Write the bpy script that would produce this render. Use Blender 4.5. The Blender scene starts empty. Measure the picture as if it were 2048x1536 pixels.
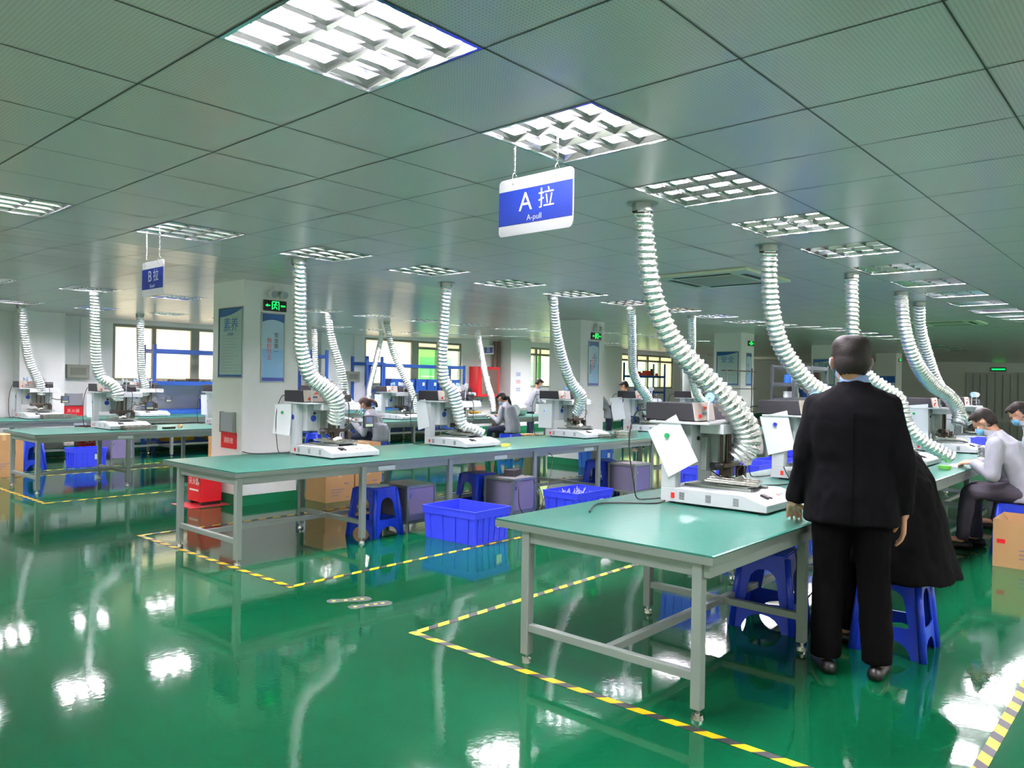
import bpy, bmesh, math, random
from mathutils import Vector, Matrix, Quaternion
from mathutils.bvhtree import BVHTree
R = math.radians
SC = bpy.context.scene
COL = SC.collection
random.seed(7)

# ---------------------------------------------------------------- camera
YAW, PITCH, ROLL, FPX = 0.7263, -0.0024, 0.0155, 1531.4
fw = Vector((math.cos(YAW)*math.cos(PITCH), math.sin(YAW)*math.cos(PITCH), math.sin(PITCH)))
rt = Vector((math.sin(YAW), -math.cos(YAW), 0)); up = rt.cross(fw)
r2 = rt*math.cos(ROLL) + up*math.sin(ROLL); u2 = up*math.cos(ROLL) - rt*math.sin(ROLL)
cam = bpy.data.cameras.new('camera'); co = bpy.data.objects.new('camera', cam); COL.objects.link(co)
m3 = Matrix((r2, u2, -fw)).transposed()
co.matrix_world = Matrix.Translation((0, 0, 1.5)) @ m3.to_4x4()
cam.sensor_width = 36; cam.lens = FPX/2048*36; cam.clip_start = .05; cam.clip_end = 200
SC.camera = co

# ---------------------------------------------------------------- world, exposure
SC.view_settings.view_transform = 'Standard'; SC.view_settings.look = 'None'
SC.view_settings.gamma = 1; SC.view_settings.exposure = 0.08
try: SC.view_settings.use_curve_mapping = False
except Exception: pass
W = bpy.data.worlds.new('sky'); SC.world = W; W.use_nodes = True
bg = W.node_tree.nodes['Background']; bg.inputs[0].default_value = (1.0, .93, .98, 1); bg.inputs[1].default_value = 4.6
SC.cycles.use_denoising = True
SC.cycles.max_bounces = 7; SC.cycles.diffuse_bounces = 4; SC.cycles.glossy_bounces = 5
SC.cycles.transmission_bounces = 4; SC.cycles.transparent_max_bounces = 6
SC.cycles.sample_clamp_indirect = 16.0; SC.cycles.caustics_refractive = False
SC.cycles.use_light_tree = True
TUBE_POWER = 430.0        # radiance of the fluorescent tubes

# ---------------------------------------------------------------- materials
def srgb(h):
    if isinstance(h, str):
        h = h.lstrip('#'); c = [int(h[i:i+2], 16)/255 for i in (0, 2, 4)]
    else: c = h
    return tuple((x/12.92 if x <= .04045 else ((x+.055)/1.055)**2.4) for x in c) + (1,)
MATS = {}
def mat(name, col='#808080', rough=.5, metal=0., spec=.5, emit=None, es=0., bump=None, var=None, coat=0., coatr=.05, trans=0., alpha=1.):
    if name in MATS: return MATS[name]
    m = bpy.data.materials.new(name); m.use_nodes = True
    nt = m.node_tree; b = nt.nodes['Principled BSDF']; L = nt.links
    b.inputs['Base Color'].default_value = srgb(col)
    b.inputs['Roughness'].default_value = rough; b.inputs['Metallic'].default_value = metal
    b.inputs['Specular IOR Level'].default_value = spec
    b.inputs['Coat Weight'].default_value = coat; b.inputs['Coat Roughness'].default_value = coatr
    b.inputs['Transmission Weight'].default_value = trans; b.inputs['Alpha'].default_value = alpha
    if emit: b.inputs['Emission Color'].default_value = srgb(emit); b.inputs['Emission Strength'].default_value = es
    tc = nt.nodes.new('ShaderNodeTexCoord')
    if bump:
        sc, st, dist = bump
        n = nt.nodes.new('ShaderNodeTexNoise'); n.inputs['Scale'].default_value = sc; n.inputs['Detail'].default_value = 4
        L.new(tc.outputs['Object'], n.inputs['Vector'])
        k = nt.nodes.new('ShaderNodeBump'); k.inputs['Strength'].default_value = st; k.inputs['Distance'].default_value = dist
        L.new(n.outputs['Fac'], k.inputs['Height']); L.new(k.outputs['Normal'], b.inputs['Normal'])
    if var:
        sc, amt = var
        n = nt.nodes.new('ShaderNodeTexNoise'); n.inputs['Scale'].default_value = sc; n.inputs['Detail'].default_value = 5
        L.new(tc.outputs['Object'], n.inputs['Vector'])
        c = srgb(col); mx = nt.nodes.new('ShaderNodeMix'); mx.data_type = 'RGBA'
        mx.inputs['A'].default_value = tuple(x*(1-amt) for x in c[:3]) + (1,)
        mx.inputs['B'].default_value = tuple(min(1, x*(1+amt)) for x in c[:3]) + (1,)
        L.new(n.outputs['Fac'], mx.inputs['Factor']); L.new(mx.outputs['Result'], b.inputs['Base Color'])
    MATS[name] = m
    return m
white_paint = mat('white_painted_steel', '#b7bfc2', .38, var=(3, .04))
grey_alu = mat('brushed_aluminium', '#9aa39f', .38, .75, bump=(60, .05, .01))
grey_steel = mat('grey_painted_tube', '#8e9994', .42, .15, var=(4, .06))
dark_metal = mat('bronze_dark_metal', '#4a4238', .35, .8, var=(30, .3))
bright_metal = mat('bright_steel', '#b9bab4', .22, .95, bump=(80, .1, .01))
black_pl = mat('black_plastic', '#17181b', .45)
black_case = mat('black_textured_case', '#26262c', .55, bump=(300, .2, .01))
cable_m = mat('black_cable_rubber', '#131516', .5)
face_grey = mat('light_grey_panel', '#b5afa4', .5)
blue_pl = mat('blue_stool_plastic', '#1638c0', .3, bump=(6, .1, .02), var=(5, .1))
crate_blue = mat('blue_crate_plastic', '#3a4af0', .36, var=(4, .06))
rack_blue = mat('rack_blue_paint', '#1c4d9e', .4)
bin_blue = mat('blue_bin_plastic', '#1f62b8', .45)
card = mat('brown_cardboard', '#b08c62', .85, spec=.2, var=(6, .08), bump=(40, .1, .01))
card_tape = mat('tan_packing_tape', '#c2a376', .3)
purple = mat('purple_panel', '#7f76a4', .55, var=(5, .05))
dpurple = mat('slate_purple_panel', '#5d5a72', .55, var=(5, .05))
mat_green = mat('green_antistatic_mat', '#276c5d', .32, spec=.5, coat=.25, coatr=.22, bump=(14, .05, .02), var=(2, .05))
paper = mat('white_paper', '#d8e2e6', .8, spec=.2)
red_pl = mat('red_switch', '#d8261e', .35)
green_pl = mat('green_magnet', '#16a058', .3)
bluemag = mat('blue_magnet', '#2038c8', .3)
disc_blue = mat('clear_blue_disc', '#8fbdf0', .25)
lcd = mat('grey_blue_screen', '#4a5a70', .15)
red_box = mat('red_painted_box', '#d81f2a', .35)
red_text = mat('white_lettering', '#e6e6e2', .5)
yellow = mat('yellow_plastic', '#e8b418', .4)
acry = mat('grey_clear_acrylic', '#9aa2aa', .12)
black_ink = mat('dark_ink', '#22303a', .6)
red_ink = mat('red_ink', '#d8402c', .6)
blue_ink = mat('blue_ink', '#2a5fa0', .6)
soft_ink = mat('pale_grey_ink', '#7f9298', .6)
sign_blue = mat('sign_blue', '#0b2678', .4)
sign_white = mat('sign_white', '#a0a8a8', .4)
stick_blue = mat('round_blue_sticker', '#1a3aa0', .5)
stick_green = mat('green_sticker', '#5f9f78', .5)
yel_stick = mat('yellow_sticker', '#d8c850', .5)
concrete_dk = mat('dark_slot', '#20261f', .7)

def foil_material():
    m = bpy.data.materials.new('crinkled_aluminium_foil'); m.use_nodes = True
    nt = m.node_tree; b = nt.nodes['Principled BSDF']; L = nt.links
    b.inputs['Base Color'].default_value = srgb('#eceeef'); b.inputs['Metallic'].default_value = .92; b.inputs['Roughness'].default_value = .24
    tc = nt.nodes.new('ShaderNodeTexCoord')
    n = nt.nodes.new('ShaderNodeTexVoronoi'); n.inputs['Scale'].default_value = 55
    n2 = nt.nodes.new('ShaderNodeTexNoise'); n2.inputs['Scale'].default_value = 130
    L.new(tc.outputs['Object'], n.inputs['Vector']); L.new(tc.outputs['Object'], n2.inputs['Vector'])
    a = nt.nodes.new('ShaderNodeMath'); a.operation = 'ADD'; L.new(n.outputs['Distance'], a.inputs[0]); L.new(n2.outputs['Fac'], a.inputs[1])
    k = nt.nodes.new('ShaderNodeBump'); k.inputs['Strength'].default_value = .45; k.inputs['Distance'].default_value = .006
    L.new(a.outputs[0], k.inputs['Height']); L.new(k.outputs['Normal'], b.inputs['Normal'])
    return m
foil = foil_material()

def floor_material():
    m = bpy.data.materials.new('green_epoxy_floor'); m.use_nodes = True
    nt = m.node_tree; b = nt.nodes['Principled BSDF']; L = nt.links; N = nt.nodes.new
    tc = N('ShaderNodeTexCoord')
    n = N('ShaderNodeTexNoise'); n.inputs['Scale'].default_value = .7; n.inputs['Detail'].default_value = 5
    L.new(tc.outputs['Object'], n.inputs['Vector'])
    cr = N('ShaderNodeValToRGB'); cr.color_ramp.elements[0].color = srgb('#06462a'); cr.color_ramp.elements[1].color = srgb('#0a5a38')
    cr.color_ramp.elements[0].position = .3; cr.color_ramp.elements[1].position = .7
    L.new(n.outputs['Fac'], cr.inputs['Fac']); L.new(cr.outputs['Color'], b.inputs['Base Color'])
    b.inputs['Roughness'].default_value = .06; b.inputs['Specular IOR Level'].default_value = .5
    # slow undulation and brush streaks of the poured resin
    mp = N('ShaderNodeMapping'); mp.inputs['Scale'].default_value = (1, 1, 1); L.new(tc.outputs['Object'], mp.inputs['Vector'])
    w1 = N('ShaderNodeTexNoise'); w1.inputs['Scale'].default_value = 9; w1.inputs['Detail'].default_value = 3
    w2 = N('ShaderNodeTexNoise'); w2.inputs['Scale'].default_value = 38; w2.inputs['Detail'].default_value = 2
    L.new(mp.outputs['Vector'], w1.inputs['Vector']); L.new(mp.outputs['Vector'], w2.inputs['Vector'])
    k1 = N('ShaderNodeBump'); k1.inputs['Strength'].default_value = .3; k1.inputs['Distance'].default_value = .0011
    k2 = N('ShaderNodeBump'); k2.inputs['Strength'].default_value = .3; k2.inputs['Distance'].default_value = .0005
    L.new(w1.outputs['Fac'], k1.inputs['Height']); L.new(w2.outputs['Fac'], k2.inputs['Height'])
    L.new(k1.outputs['Normal'], k2.inputs['Normal']); L.new(k2.outputs['Normal'], b.inputs['Normal'])
    return m
floor_mat = floor_material()

def ceiling_material():
    m = bpy.data.materials.new('perforated_metal_ceiling_tile'); m.use_nodes = True
    nt = m.node_tree; b = nt.nodes['Principled BSDF']; L = nt.links; N = nt.nodes.new
    tc = N('ShaderNodeTexCoord')
    v = N('ShaderNodeTexVoronoi'); v.inputs['Scale'].default_value = 70; v.inputs['Randomness'].default_value = 0
    L.new(tc.outputs['Object'], v.inputs['Vector'])
    cr = N('ShaderNodeValToRGB'); cr.color_ramp.elements[0].position = .18; cr.color_ramp.elements[1].position = .3
    cr.color_ramp.elements[0].color = srgb('#c8c1c4'); cr.color_ramp.elements[1].color = srgb('#e8dfe1')
    L.new(v.outputs['Distance'], cr.inputs['Fac']); L.new(cr.outputs['Color'], b.inputs['Base Color'])
    b.inputs['Roughness'].default_value = .27; b.inputs['Metallic'].default_value = .1; b.inputs['Specular IOR Level'].default_value = .55
    n = N('ShaderNodeTexNoise'); n.inputs['Scale'].default_value = 5
    L.new(tc.outputs['Object'], n.inputs['Vector'])
    k = N('ShaderNodeBump'); k.inputs['Strength'].default_value = .25; k.inputs['Distance'].default_value = .006
    L.new(n.outputs['Fac'], k.inputs['Height']); L.new(k.outputs['Normal'], b.inputs['Normal'])
    return m
ceil_mat = ceiling_material()
tee_mat = mat('dark_ceiling_gap', '#3c4642', .5)
wall_mat = mat('white_wall_paint', '#dde2e1', .75, spec=.3, var=(1.2, .04))
wall_green = mat('green_skirting_paint', '#0f7048', .35)
lamp_white = mat('lamp_frame_paint', '#c9d2cf', .4)
mirror = mat('mirror_louver_aluminium', '#d4d8da', .14, 1.)
mirror2 = mat('lamp_reflector_aluminium', '#c8cccd', .32, 1.)
tube_on = mat('lit_fluorescent_tube', '#ffffff', .4, emit='#fff0fb', es=TUBE_POWER)
tube_off = mat('unlit_fluorescent_tube', '#dfe6e4', .3)
frame_dk = mat('grey_green_window_frame', '#8a8f84', .45, .3)

# ---------------------------------------------------------------- mesh helpers
class MB:
    def __init__(s): s.v = []; s.f = []
    def add(s, vs, fs):
        o = len(s.v); s.v += [tuple(v) for v in vs]; s.f += [tuple(i+o for i in f) for f in fs]; return s
    def box(s, x0, x1, y0, y1, z0, z1, M=None):
        vs = [Vector((x, y, z)) for z in (z0, z1) for y in (y0, y1) for x in (x0, x1)]
        if M: vs = [M @ v for v in vs]
        return s.add(vs, [(0, 2, 3, 1), (4, 5, 7, 6), (0, 1, 5, 4), (2, 6, 7, 3), (0, 4, 6, 2), (1, 3, 7, 5)])
    def prism(s, pts, a, b, axis='x'):           # pts polygon (ccw), extruded from a to b along axis
        n = len(pts)
        def mk(p, t):
            return {'x': (t, p[0], p[1]), 'y': (p[0], t, p[1]), 'z': (p[0], p[1], t)}[axis]
        vs = [mk(p, a) for p in pts] + [mk(p, b) for p in pts]
        fs = [tuple(range(n))[::-1], tuple(range(n, 2*n))] + [(i, (i+1) % n, n+(i+1) % n, n+i) for i in range(n)]
        return s.add(vs, fs)
    def cyl(s, p0, p1, r0, r1=None, n=16, cap=True):
        r1 = r0 if r1 is None else r1
        p0, p1 = Vector(p0), Vector(p1); d = (p1-p0).normalized()
        a = d.orthogonal().normalized(); b = d.cross(a)
        vs = []
        for p, r in ((p0, r0), (p1, r1)):
            vs += [p + a*r*math.cos(2*math.pi*i/n) + b*r*math.sin(2*math.pi*i/n) for i in range(n)]
        fs = [(i, (i+1) % n, n+(i+1) % n, n+i) for i in range(n)]
        if cap: fs += [tuple(range(n))[::-1], tuple(range(n, 2*n))]
        return s.add(vs, fs)
    def tube(s, pts, r, n=8, cap=True, smooth=0):
        pts = [Vector(p) for p in pts]
        if smooth: pts = crom(pts, smooth)
        rr = r if isinstance(r, (list, tuple)) else [r]*len(pts)
        rings = []; a = None
        for i, p in enumerate(pts):
            d = (pts[min(i+1, len(pts)-1)] - pts[max(i-1, 0)])
            d = d.normalized() if d.length > 1e-9 else Vector((0, 0, 1))
            a = d.orthogonal().normalized() if a is None else (a - d*a.dot(d)).normalized()
            b = d.cross(a)
            rings.append([p + (a*math.cos(2*math.pi*j/n) + b*math.sin(2*math.pi*j/n))*rr[i] for j in range(n)])
        return s.rings(rings, cap)
    def rings(s, rings, cap=True):
        n = len(rings[0]); vs = [v for r in rings for v in r]; fs = []
        for i in range(len(rings)-1):
            for j in range(n):
                fs.append((i*n+j, i*n+(j+1) % n, (i+1)*n+(j+1) % n, (i+1)*n+j))
        if cap: fs += [tuple(range(n))[::-1], tuple(range(len(vs)-n, len(vs)))]
        return s.add(vs, fs)
    def ell(s, c, r, M=None, nu=16, nv=10):
        c = Vector(c); r = r if isinstance(r, (tuple, list)) else (r, r, r)
        rings = []
        for i in range(1, nv):
            t = math.pi*i/nv
            ring = []
            for j in range(nu):
                p = Vector((r[0]*math.sin(t)*math.cos(2*math.pi*j/nu), r[1]*math.sin(t)*math.sin(2*math.pi*j/nu), -r[2]*math.cos(t)))
                ring.append(c + (M @ p if M else p))
            rings.append(ring)
        return s.rings(rings)
    def loft(s, secs, n=20, p=2.3):              # secs: (centre, half-width vector, half-depth vector)
        rings = []
        for c, a, b in secs:
            c, a, b = Vector(c), Vector(a), Vector(b); ring = []
            for j in range(n):
                t = 2*math.pi*j/n; ct, st = math.cos(t), math.sin(t)
                ring.append(c + a*(abs(ct)**(2/p))*(1 if ct >= 0 else -1) + b*(abs(st)**(2/p))*(1 if st >= 0 else -1))
            rings.append(ring)
        return s.rings(rings)
    def capsule(s, p0, p1, r0, r1, n=12):
        p0, p1 = Vector(p0), Vector(p1); d = p1-p0; L = d.length; d = d/L if L > 1e-6 else Vector((0, 0, 1))
        pts = []; rr = []
        for k in range(5):
            t = math.pi/2*k/4; pts.append(p0 - d*r0*math.cos(t)); rr.append(max(r0*math.sin(t), r0*.08))
        for k in range(5):
            t = math.pi/2*k/4; pts.append(p1 + d*r1*math.sin(t)); rr.append(max(r1*math.cos(t), r1*.08))
        return s.tube(pts, rr, n)
    def xf(s, M): s.v = [tuple(M @ Vector(v)) for v in s.v]; return s
    def build(s, name, m, parent=None, bevel=0, smooth=False, kind=None, label=None, recalc=True):
        me = bpy.data.meshes.new(name); me.from_pydata(s.v, [], s.f)
        if recalc:
            bm = bmesh.new(); bm.from_mesh(me); bmesh.ops.recalc_face_normals(bm, faces=bm.faces); bm.to_mesh(me); bm.free()
        me.materials.append(m)
        if smooth: me.polygons.foreach_set('use_smooth', [True]*len(me.polygons))
        me.update()
        o = bpy.data.objects.new(name, me); COL.objects.link(o)
        if parent: o.parent = parent
        if bevel:
            b = o.modifiers.new('bevel', 'BEVEL'); b.width = bevel; b.segments = 2; b.limit_method = 'ANGLE'; b.angle_limit = R(40)
        if kind: o['kind'] = kind
        if label: o['label'] = label
        return o

def crom(pts, k):
    out = []; n = len(pts)
    for i in range(n-1):
        p0, p1, p2, p3 = pts[max(i-1, 0)], pts[i], pts[i+1], pts[min(i+2, n-1)]
        for j in range(k):
            t = j/k
            out.append(.5*((2*p1) + (p2-p0)*t + (2*p0-5*p1+4*p2-p3)*t*t + (3*p1-p0-3*p2+p3)*t**3))
    out.append(pts[-1]); return out

def tag(o, label, cat, group=None):
    o['label'] = label; o['category'] = cat
    if group: o['group'] = group
    return o
def thing(name, label, cat, loc=(0, 0, 0), rz=0, group=None):
    o = bpy.data.objects.new(name, None); COL.objects.link(o); o.empty_display_size = .1
    o.location = loc; o.rotation_euler = (0, 0, rz)
    return tag(o, label, cat, group)
def dup(root, loc=None, rz=None, label=None, skip=()):
    r = root.copy(); COL.objects.link(r)
    if loc is not None: r.location = loc
    if rz is not None: r.rotation_euler = (0, 0, rz)
    if label: r['label'] = label
    for ch in list(root.children):
        if stem(ch.name) in skip: continue
        c = ch.copy(); COL.objects.link(c); c.parent = r
        for g in list(ch.children):
            d = g.copy(); COL.objects.link(d); d.parent = c
    return r
def stem(n): return n.split('.')[0]
def struct(mb, name, m, **k):
    o = mb.build(name, m, **k); o['kind'] = 'structure'; return o

def text(body, size, m, name, parent=None, M=None, depth=.0015, align='CENTER', vert=False, spacing=1.15, sx=1.0):
    """flat raised lettering as a mesh; local frame x right, y up, z out"""
    if vert: body = '\n'.join(body)
    cu = bpy.data.curves.new(name, 'FONT'); cu.body = body; cu.size = size; cu.align_x = align; cu.align_y = 'CENTER'
    cu.extrude = depth; cu.space_line = spacing; cu.resolution_u = 3
    o = bpy.data.objects.new(name, cu); COL.objects.link(o)
    bpy.context.view_layer.update()
    me = bpy.data.meshes.new_from_object(o.evaluated_get(bpy.context.evaluated_depsgraph_get()))
    bpy.data.objects.remove(o); bpy.data.curves.remove(cu)
    me.materials.clear(); me.materials.append(m); me.name = name
    T = (M or Matrix()) @ Matrix.Diagonal((sx, 1, 1, 1))
    me.transform(T)
    o = bpy.data.objects.new(name, me); COL.objects.link(o)
    if parent: o.parent = parent
    return o
def frame(origin, xdir, ydir=(0, 0, 1)):         # local plane frame: x along xdir, y up, z outward
    x = Vector(xdir).normalized(); y = Vector(ydir).normalized(); z = x.cross(y)
    M = Matrix((x, y, z)).transposed().to_4x4(); M.translation = Vector(origin); return M

# ---------------------------------------------------------------- room constants
GX, GY, T = 1.1906, 1.735, .6
def sst(t): t = max(0., min(1., t)); return t*t*(3-2*t)
def zc(x, y): return 2.585 + .07*sst((y-6.3)/1.8) + .16*sst((x-12)/6)
def cell(i, j): return (GX+T*(i+.5), GY+T*(j+.5))
LAMP_ROWS = {0: range(0, 46, 2), 6: range(0, 46, 2), 15: range(0, 38, 2), 20: range(0, 34, 2), -6: list(range(2, 14, 2)) + list(range(26, 68, 2))}  # row at minus six is unseen, lamps added to light the hall
LIT_X = 21.5
lamp_cells = {(i, j) for j, r in LAMP_ROWS.items() for i in r}
YW = 16.2       # window wall
XE = 42.0       # far end wall
X0, Y0 = -3.0, -5.5
# ================================================================ room shell
mb = MB(); mb.box(X0, XE, Y0, YW, -.1, 0); struct(mb, 'floor', floor_mat)
def build_ceiling():
    mb = MB(); tee = MB(); i0, i1, j0, j1 = -7, 68, -12, 24
    for i in range(i0, i1):
        for j in range(j0, j1):
            xa, xb, ya, yb = GX+T*i, GX+T*(i+1), GY+T*j, GY+T*(j+1)
            if j == j1-1: yb = YW
            za, zb, zd, ze = zc(xa, ya), zc(xb, ya), zc(xb, yb), zc(xa, yb)
            if (i, j) not in lamp_cells:
                mb.add([(xa, ya, za), (xa, yb, ze), (xb, yb, zd), (xb, ya, zb)], [(0, 1, 2, 3)])
            if (i < 36 and j > -8):
                w = .0034; e = .0015
                tee.add([(xa, ya-w, za-e), (xa, ya+w, za-e), (xb, ya+w, zb-e), (xb, ya-w, zb-e)], [(0, 1, 2, 3)])
                tee.add([(xa-w, ya, za-e), (xa-w, yb, ze-e), (xa+w, yb, ze-e), (xa+w, ya, za-e)], [(0, 1, 2, 3)])
    o = struct(mb, 'ceiling', ceil_mat, recalc=False)
    t = tee.build('ceiling_grid', tee_mat, o, recalc=False); t['kind'] = 'structure'
    c = MB(); c.box(X0-.3, XE+.3, Y0-.3, YW+.3, 3.1, 3.2); struct(c, 'trim_roof_slab', wall_mat)
build_ceiling()
H = 3.1
# the near and right hand walls stand behind the camera and carry unseen windows added for fill light
back_fill_wins = [(-4.6, -1.2), (-.4, 3.0), (3.8, 7.2), (8.0, 11.4)]; right_fill_wins = [(-1.8, 2.4), (3.4, 7.6), (8.6, 12.8), (13.8, 18.0), (19.5, 24), (25.5, 30), (31.5, 36), (37, 41)]
BZ0, BZ1 = .95, 2.5
def punched(name, wins, lo, hi, axis):
    mb = MB(); p = lo
    def b(a, c, z0, z1):
        if axis == 'y': mb.box(X0-.2, X0, a, c, z0, z1)
        else: mb.box(a, c, Y0-.2, Y0, z0, z1)
    for a, c in wins: b(p, a, 0, H); b(a, c, 0, BZ0 if a < 19 else .25); b(a, c, BZ1, H); p = c
    b(p, hi, 0, H); struct(mb, name, wall_mat)
punched('wall_back', back_fill_wins, Y0, YW, 'y'); punched('wall_right', right_fill_wins, X0, XE, 'x')
struct(MB().box(XE, XE+.2, Y0, YW, 0, H), 'wall_far', wall_mat)
# window wall with openings (x0, x1, z0, z1)
WINS = [(6.16, 9.72, 1.40, 2.56), (12.42, 15.98, 1.36, 2.62), (18.62, 22.0, 1.34, 2.66), (24.5, 28.35, 1.34, 2.66), (32.5, 35.7, 1.34, 2.66)]
def window_wall():
    mb = MB(); x = X0
    for a, b, z0, z1 in WINS:
        mb.box(x, a, YW, YW+.24, 0, H); mb.box(a, b, YW, YW+.24, 0, z0); mb.box(a, b, YW, YW+.24, z1, H); x = b
    mb.box(x, XE, YW, YW+.24, 0, H)
    struct(mb, 'wall_window_side', wall_mat)
window_wall()
film = mat('frosted_window_film', '#f4efd2', .6, trans=0.)
def film_material(name, col):
    m = bpy.data.materials.new(name); m.use_nodes = True; nt = m.node_tree; nt.nodes.clear()
    o = nt.nodes.new('ShaderNodeOutputMaterial'); t = nt.nodes.new('ShaderNodeBsdfTranslucent'); d = nt.nodes.new('ShaderNodeBsdfDiffuse')
    g = nt.nodes.new('ShaderNodeBsdfGlossy'); g.inputs['Roughness'].default_value = .3
    x = nt.nodes.new('ShaderNodeMixShader'); x.inputs[0].default_value = .25
    t.inputs[0].default_value = srgb(col); d.inputs[0].default_value = srgb(col)
    nt.links.new(t.outputs[0], x.inputs[1]); nt.links.new(d.outputs[0], x.inputs[2]); nt.links.new(x.outputs[0], o.inputs[0])
    return m
film_cream = film_material('cream_window_film', '#f2ecd8')
film_green = film_material('green_window_film', '#8fd890')
def tint_glass(name, col):
    m = bpy.data.materials.new(name); m.use_nodes = True; nt = m.node_tree; nt.nodes.clear()
    o = nt.nodes.new('ShaderNodeOutputMaterial'); t = nt.nodes.new('ShaderNodeBsdfTransparent'); g = nt.nodes.new('ShaderNodeBsdfGlossy')
    x = nt.nodes.new('ShaderNodeMixShader'); x.inputs[0].default_value = .06; g.inputs['Roughness'].default_value = .02
    t.inputs[0].default_value = srgb(col)
    nt.links.new(t.outputs[0], x.inputs[1]); nt.links.new(g.outputs[0], x.inputs[2]); nt.links.new(x.outputs[0], o.inputs[0])
    return m
glass_clear = tint_glass('clear_window_glass', '#f2f8ea')
glass_green = tint_glass('green_window_glass', '#b8e8b4')
def window(n, x0, x1, z0, z1, mulls, transom, panes):
    """mulls: list of (xa, xb) vertical bars; panes: list of (xa, xb, za, zb, material)"""
    f = MB(); y0, y1 = YW+.03, YW+.11; w = .06
    f.box(x0, x1, y0, y1, z0, z0+w); f.box(x0, x1, y0, y1, z1-w, z1); f.box(x0, x0+w, y0, y1, z0+w, z1-w); f.box(x1-w, x1, y0, y1, z0+w, z1-w)
    for a, b in mulls: f.box(a, b, y0-.01, y1+.01, z0+w, z1-w)
    for a, b, z in transom: f.box(a, b, y0-.005, y1+.005, z-.035, z+.035)
    root = bpy.data.objects.new('window_%d' % n, None); COL.objects.link(root); root['kind'] = 'structure'; root.location = (0, 0, 0)
    f.build('window_frame', frame_dk, root)
    for a, b, za, zb, m in panes:
        MB().box(a, b, YW+.065, YW+.071, za, zb).build('window_pane', m, root)
    MB().box(x0-.05, x1+.05, YW-.06, YW+.03, z0-.04, z0).build('window_sill', wall_mat, root)
a, b, z0, z1 = WINS[0]
window(1, a, b, z0, z1, [(6.95, 7.03), (7.78, 7.96), (8.75, 8.83)], [], [(a, 6.95, z0, z1, film_cream), (7.03, 7.78, z0, z1, film_cream), (7.96, 8.75, z0, z1, film_cream), (8.83, b, z0, z1, film_cream)])
a, b, z0, z1 = WINS[1]; zt = 2.42
window(2, a, b, z0, z1, [(14.05, 14.3), (15.0, 15.06)], [(14.3, b, zt)], [(a, 14.05, z0, z1, film_cream), (14.3, 15.0, z0, zt, glass_green), (15.06, b, z0, zt, glass_clear), (14.3, b, zt, z1, film_cream)])
a, b, z0, z1 = WINS[2]
window(3, a, b, z0, z1, [(18.82, 18.88), (19.42, 19.5), (19.66, 19.7), (20.9, 20.98)], [(a, b, zt)], [(a, 18.82, z0, zt, glass_clear), (18.88, 19.42, z0, zt, glass_clear), (19.5, 19.66, z0, zt, glass_green), (19.7, 20.9, z0, zt, glass_clear), (20.98, b, z0, zt, glass_clear), (a, b, zt, z1, film_cream)])
a, b, z0, z1 = WINS[3]
window(4, a, b, z0, z1, [(25.55, 25.65), (26.35, 26.45), (27.3, 27.38)], [(a, b, zt)], [(a, 25.55, z0, zt, glass_clear), (25.65, 26.35, z0, zt, glass_clear), (26.45, 27.3, z0, zt, glass_clear), (27.38, b, z0, zt, film_cream), (a, b, zt, z1, film_cream)])
a, b, z0, z1 = WINS[4]
window(5, a, b, z0, z1, [(34.0, 34.1)], [], [(a, b, z0, z1, glass_clear)])  # added window, hidden by the third pillar, to lighten the far end
nw = 5
for ax, wins in (('y', back_fill_wins), ('x', right_fill_wins)):
    for a, b in wins:
        nw += 1; f = MB(); w = .05; BZ0 = .95 if a < 19 else .25
        for (p, q, z0, z1) in ((a, b, BZ0, BZ0+w), (a, b, BZ1-w, BZ1), (a, a+w, BZ0, BZ1), (b-w, b, BZ0, BZ1), ((a+b)/2-.03, (a+b)/2+.03, BZ0, BZ1)):
            if ax == 'y': f.box(X0-.14, X0-.06, p, q, z0, z1)
            else: f.box(p, q, Y0-.14, Y0-.06, z0, z1)
        o = struct(f, 'window_%d' % nw, frame_dk)  # unseen window added to brighten the ceiling and far hall
        g = MB()
        if ax == 'y': g.box(X0-.105, X0-.1, a, b, BZ0, BZ1)
        else: g.box(a, b, Y0-.105, Y0-.1, BZ0, BZ1)
        g.build('window_pane', glass_clear, o)
        l = bpy.data.lights.new('daylight_portal', 'AREA'); l.shape = 'RECTANGLE'; l.size = b-a; l.size_y = BZ1-BZ0; l.cycles.is_portal = True
        o = bpy.data.objects.new('daylight_portal', l); COL.objects.link(o)
        if ax == 'y': o.location = (X0-.17, (a+b)/2, (BZ0+BZ1)/2); o.rotation_euler = (R(90), 0, R(-90))
        else: o.location = ((a+b)/2, Y0-.17, (BZ0+BZ1)/2); o.rotation_euler = (R(90), 0, 0)
# daylight portals at the window openings
for a, b, z0, z1 in WINS:
    l = bpy.data.lights.new('daylight_portal', 'AREA'); l.shape = 'RECTANGLE'; l.size = b-a; l.size_y = z1-z0; l.cycles.is_portal = True
    o = bpy.data.objects.new('daylight_portal', l); COL.objects.link(o); o.location = ((a+b)/2, YW+.2, (z0+z1)/2); o.rotation_euler = (R(-90), 0, 0)
# neighbouring building outside windows 3 and 4
bl = thing('neighbouring_building', 'pale green factory block outside the clear windows', 'building', (0, 24.5, 0))
MB().box(14, 46, 0, 3, -4, 7).build('wall', mat('pale_green_render', '#c9dba0', .9), bl)
for k in range(7):
    w = MB().box(18.5+3.2*k, 20.3+3.2*k, -.03, .02, .9, 2.5).build('window', mat('green_grey_glazing', '#7fa596', .4), bl)
    MB().box(18.5+3.2*k, 20.3+3.2*k, -.06, -.03, 1.66, 1.72).build('window_bar', mat('white_bar', '#eeeee6', .6), w)
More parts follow.
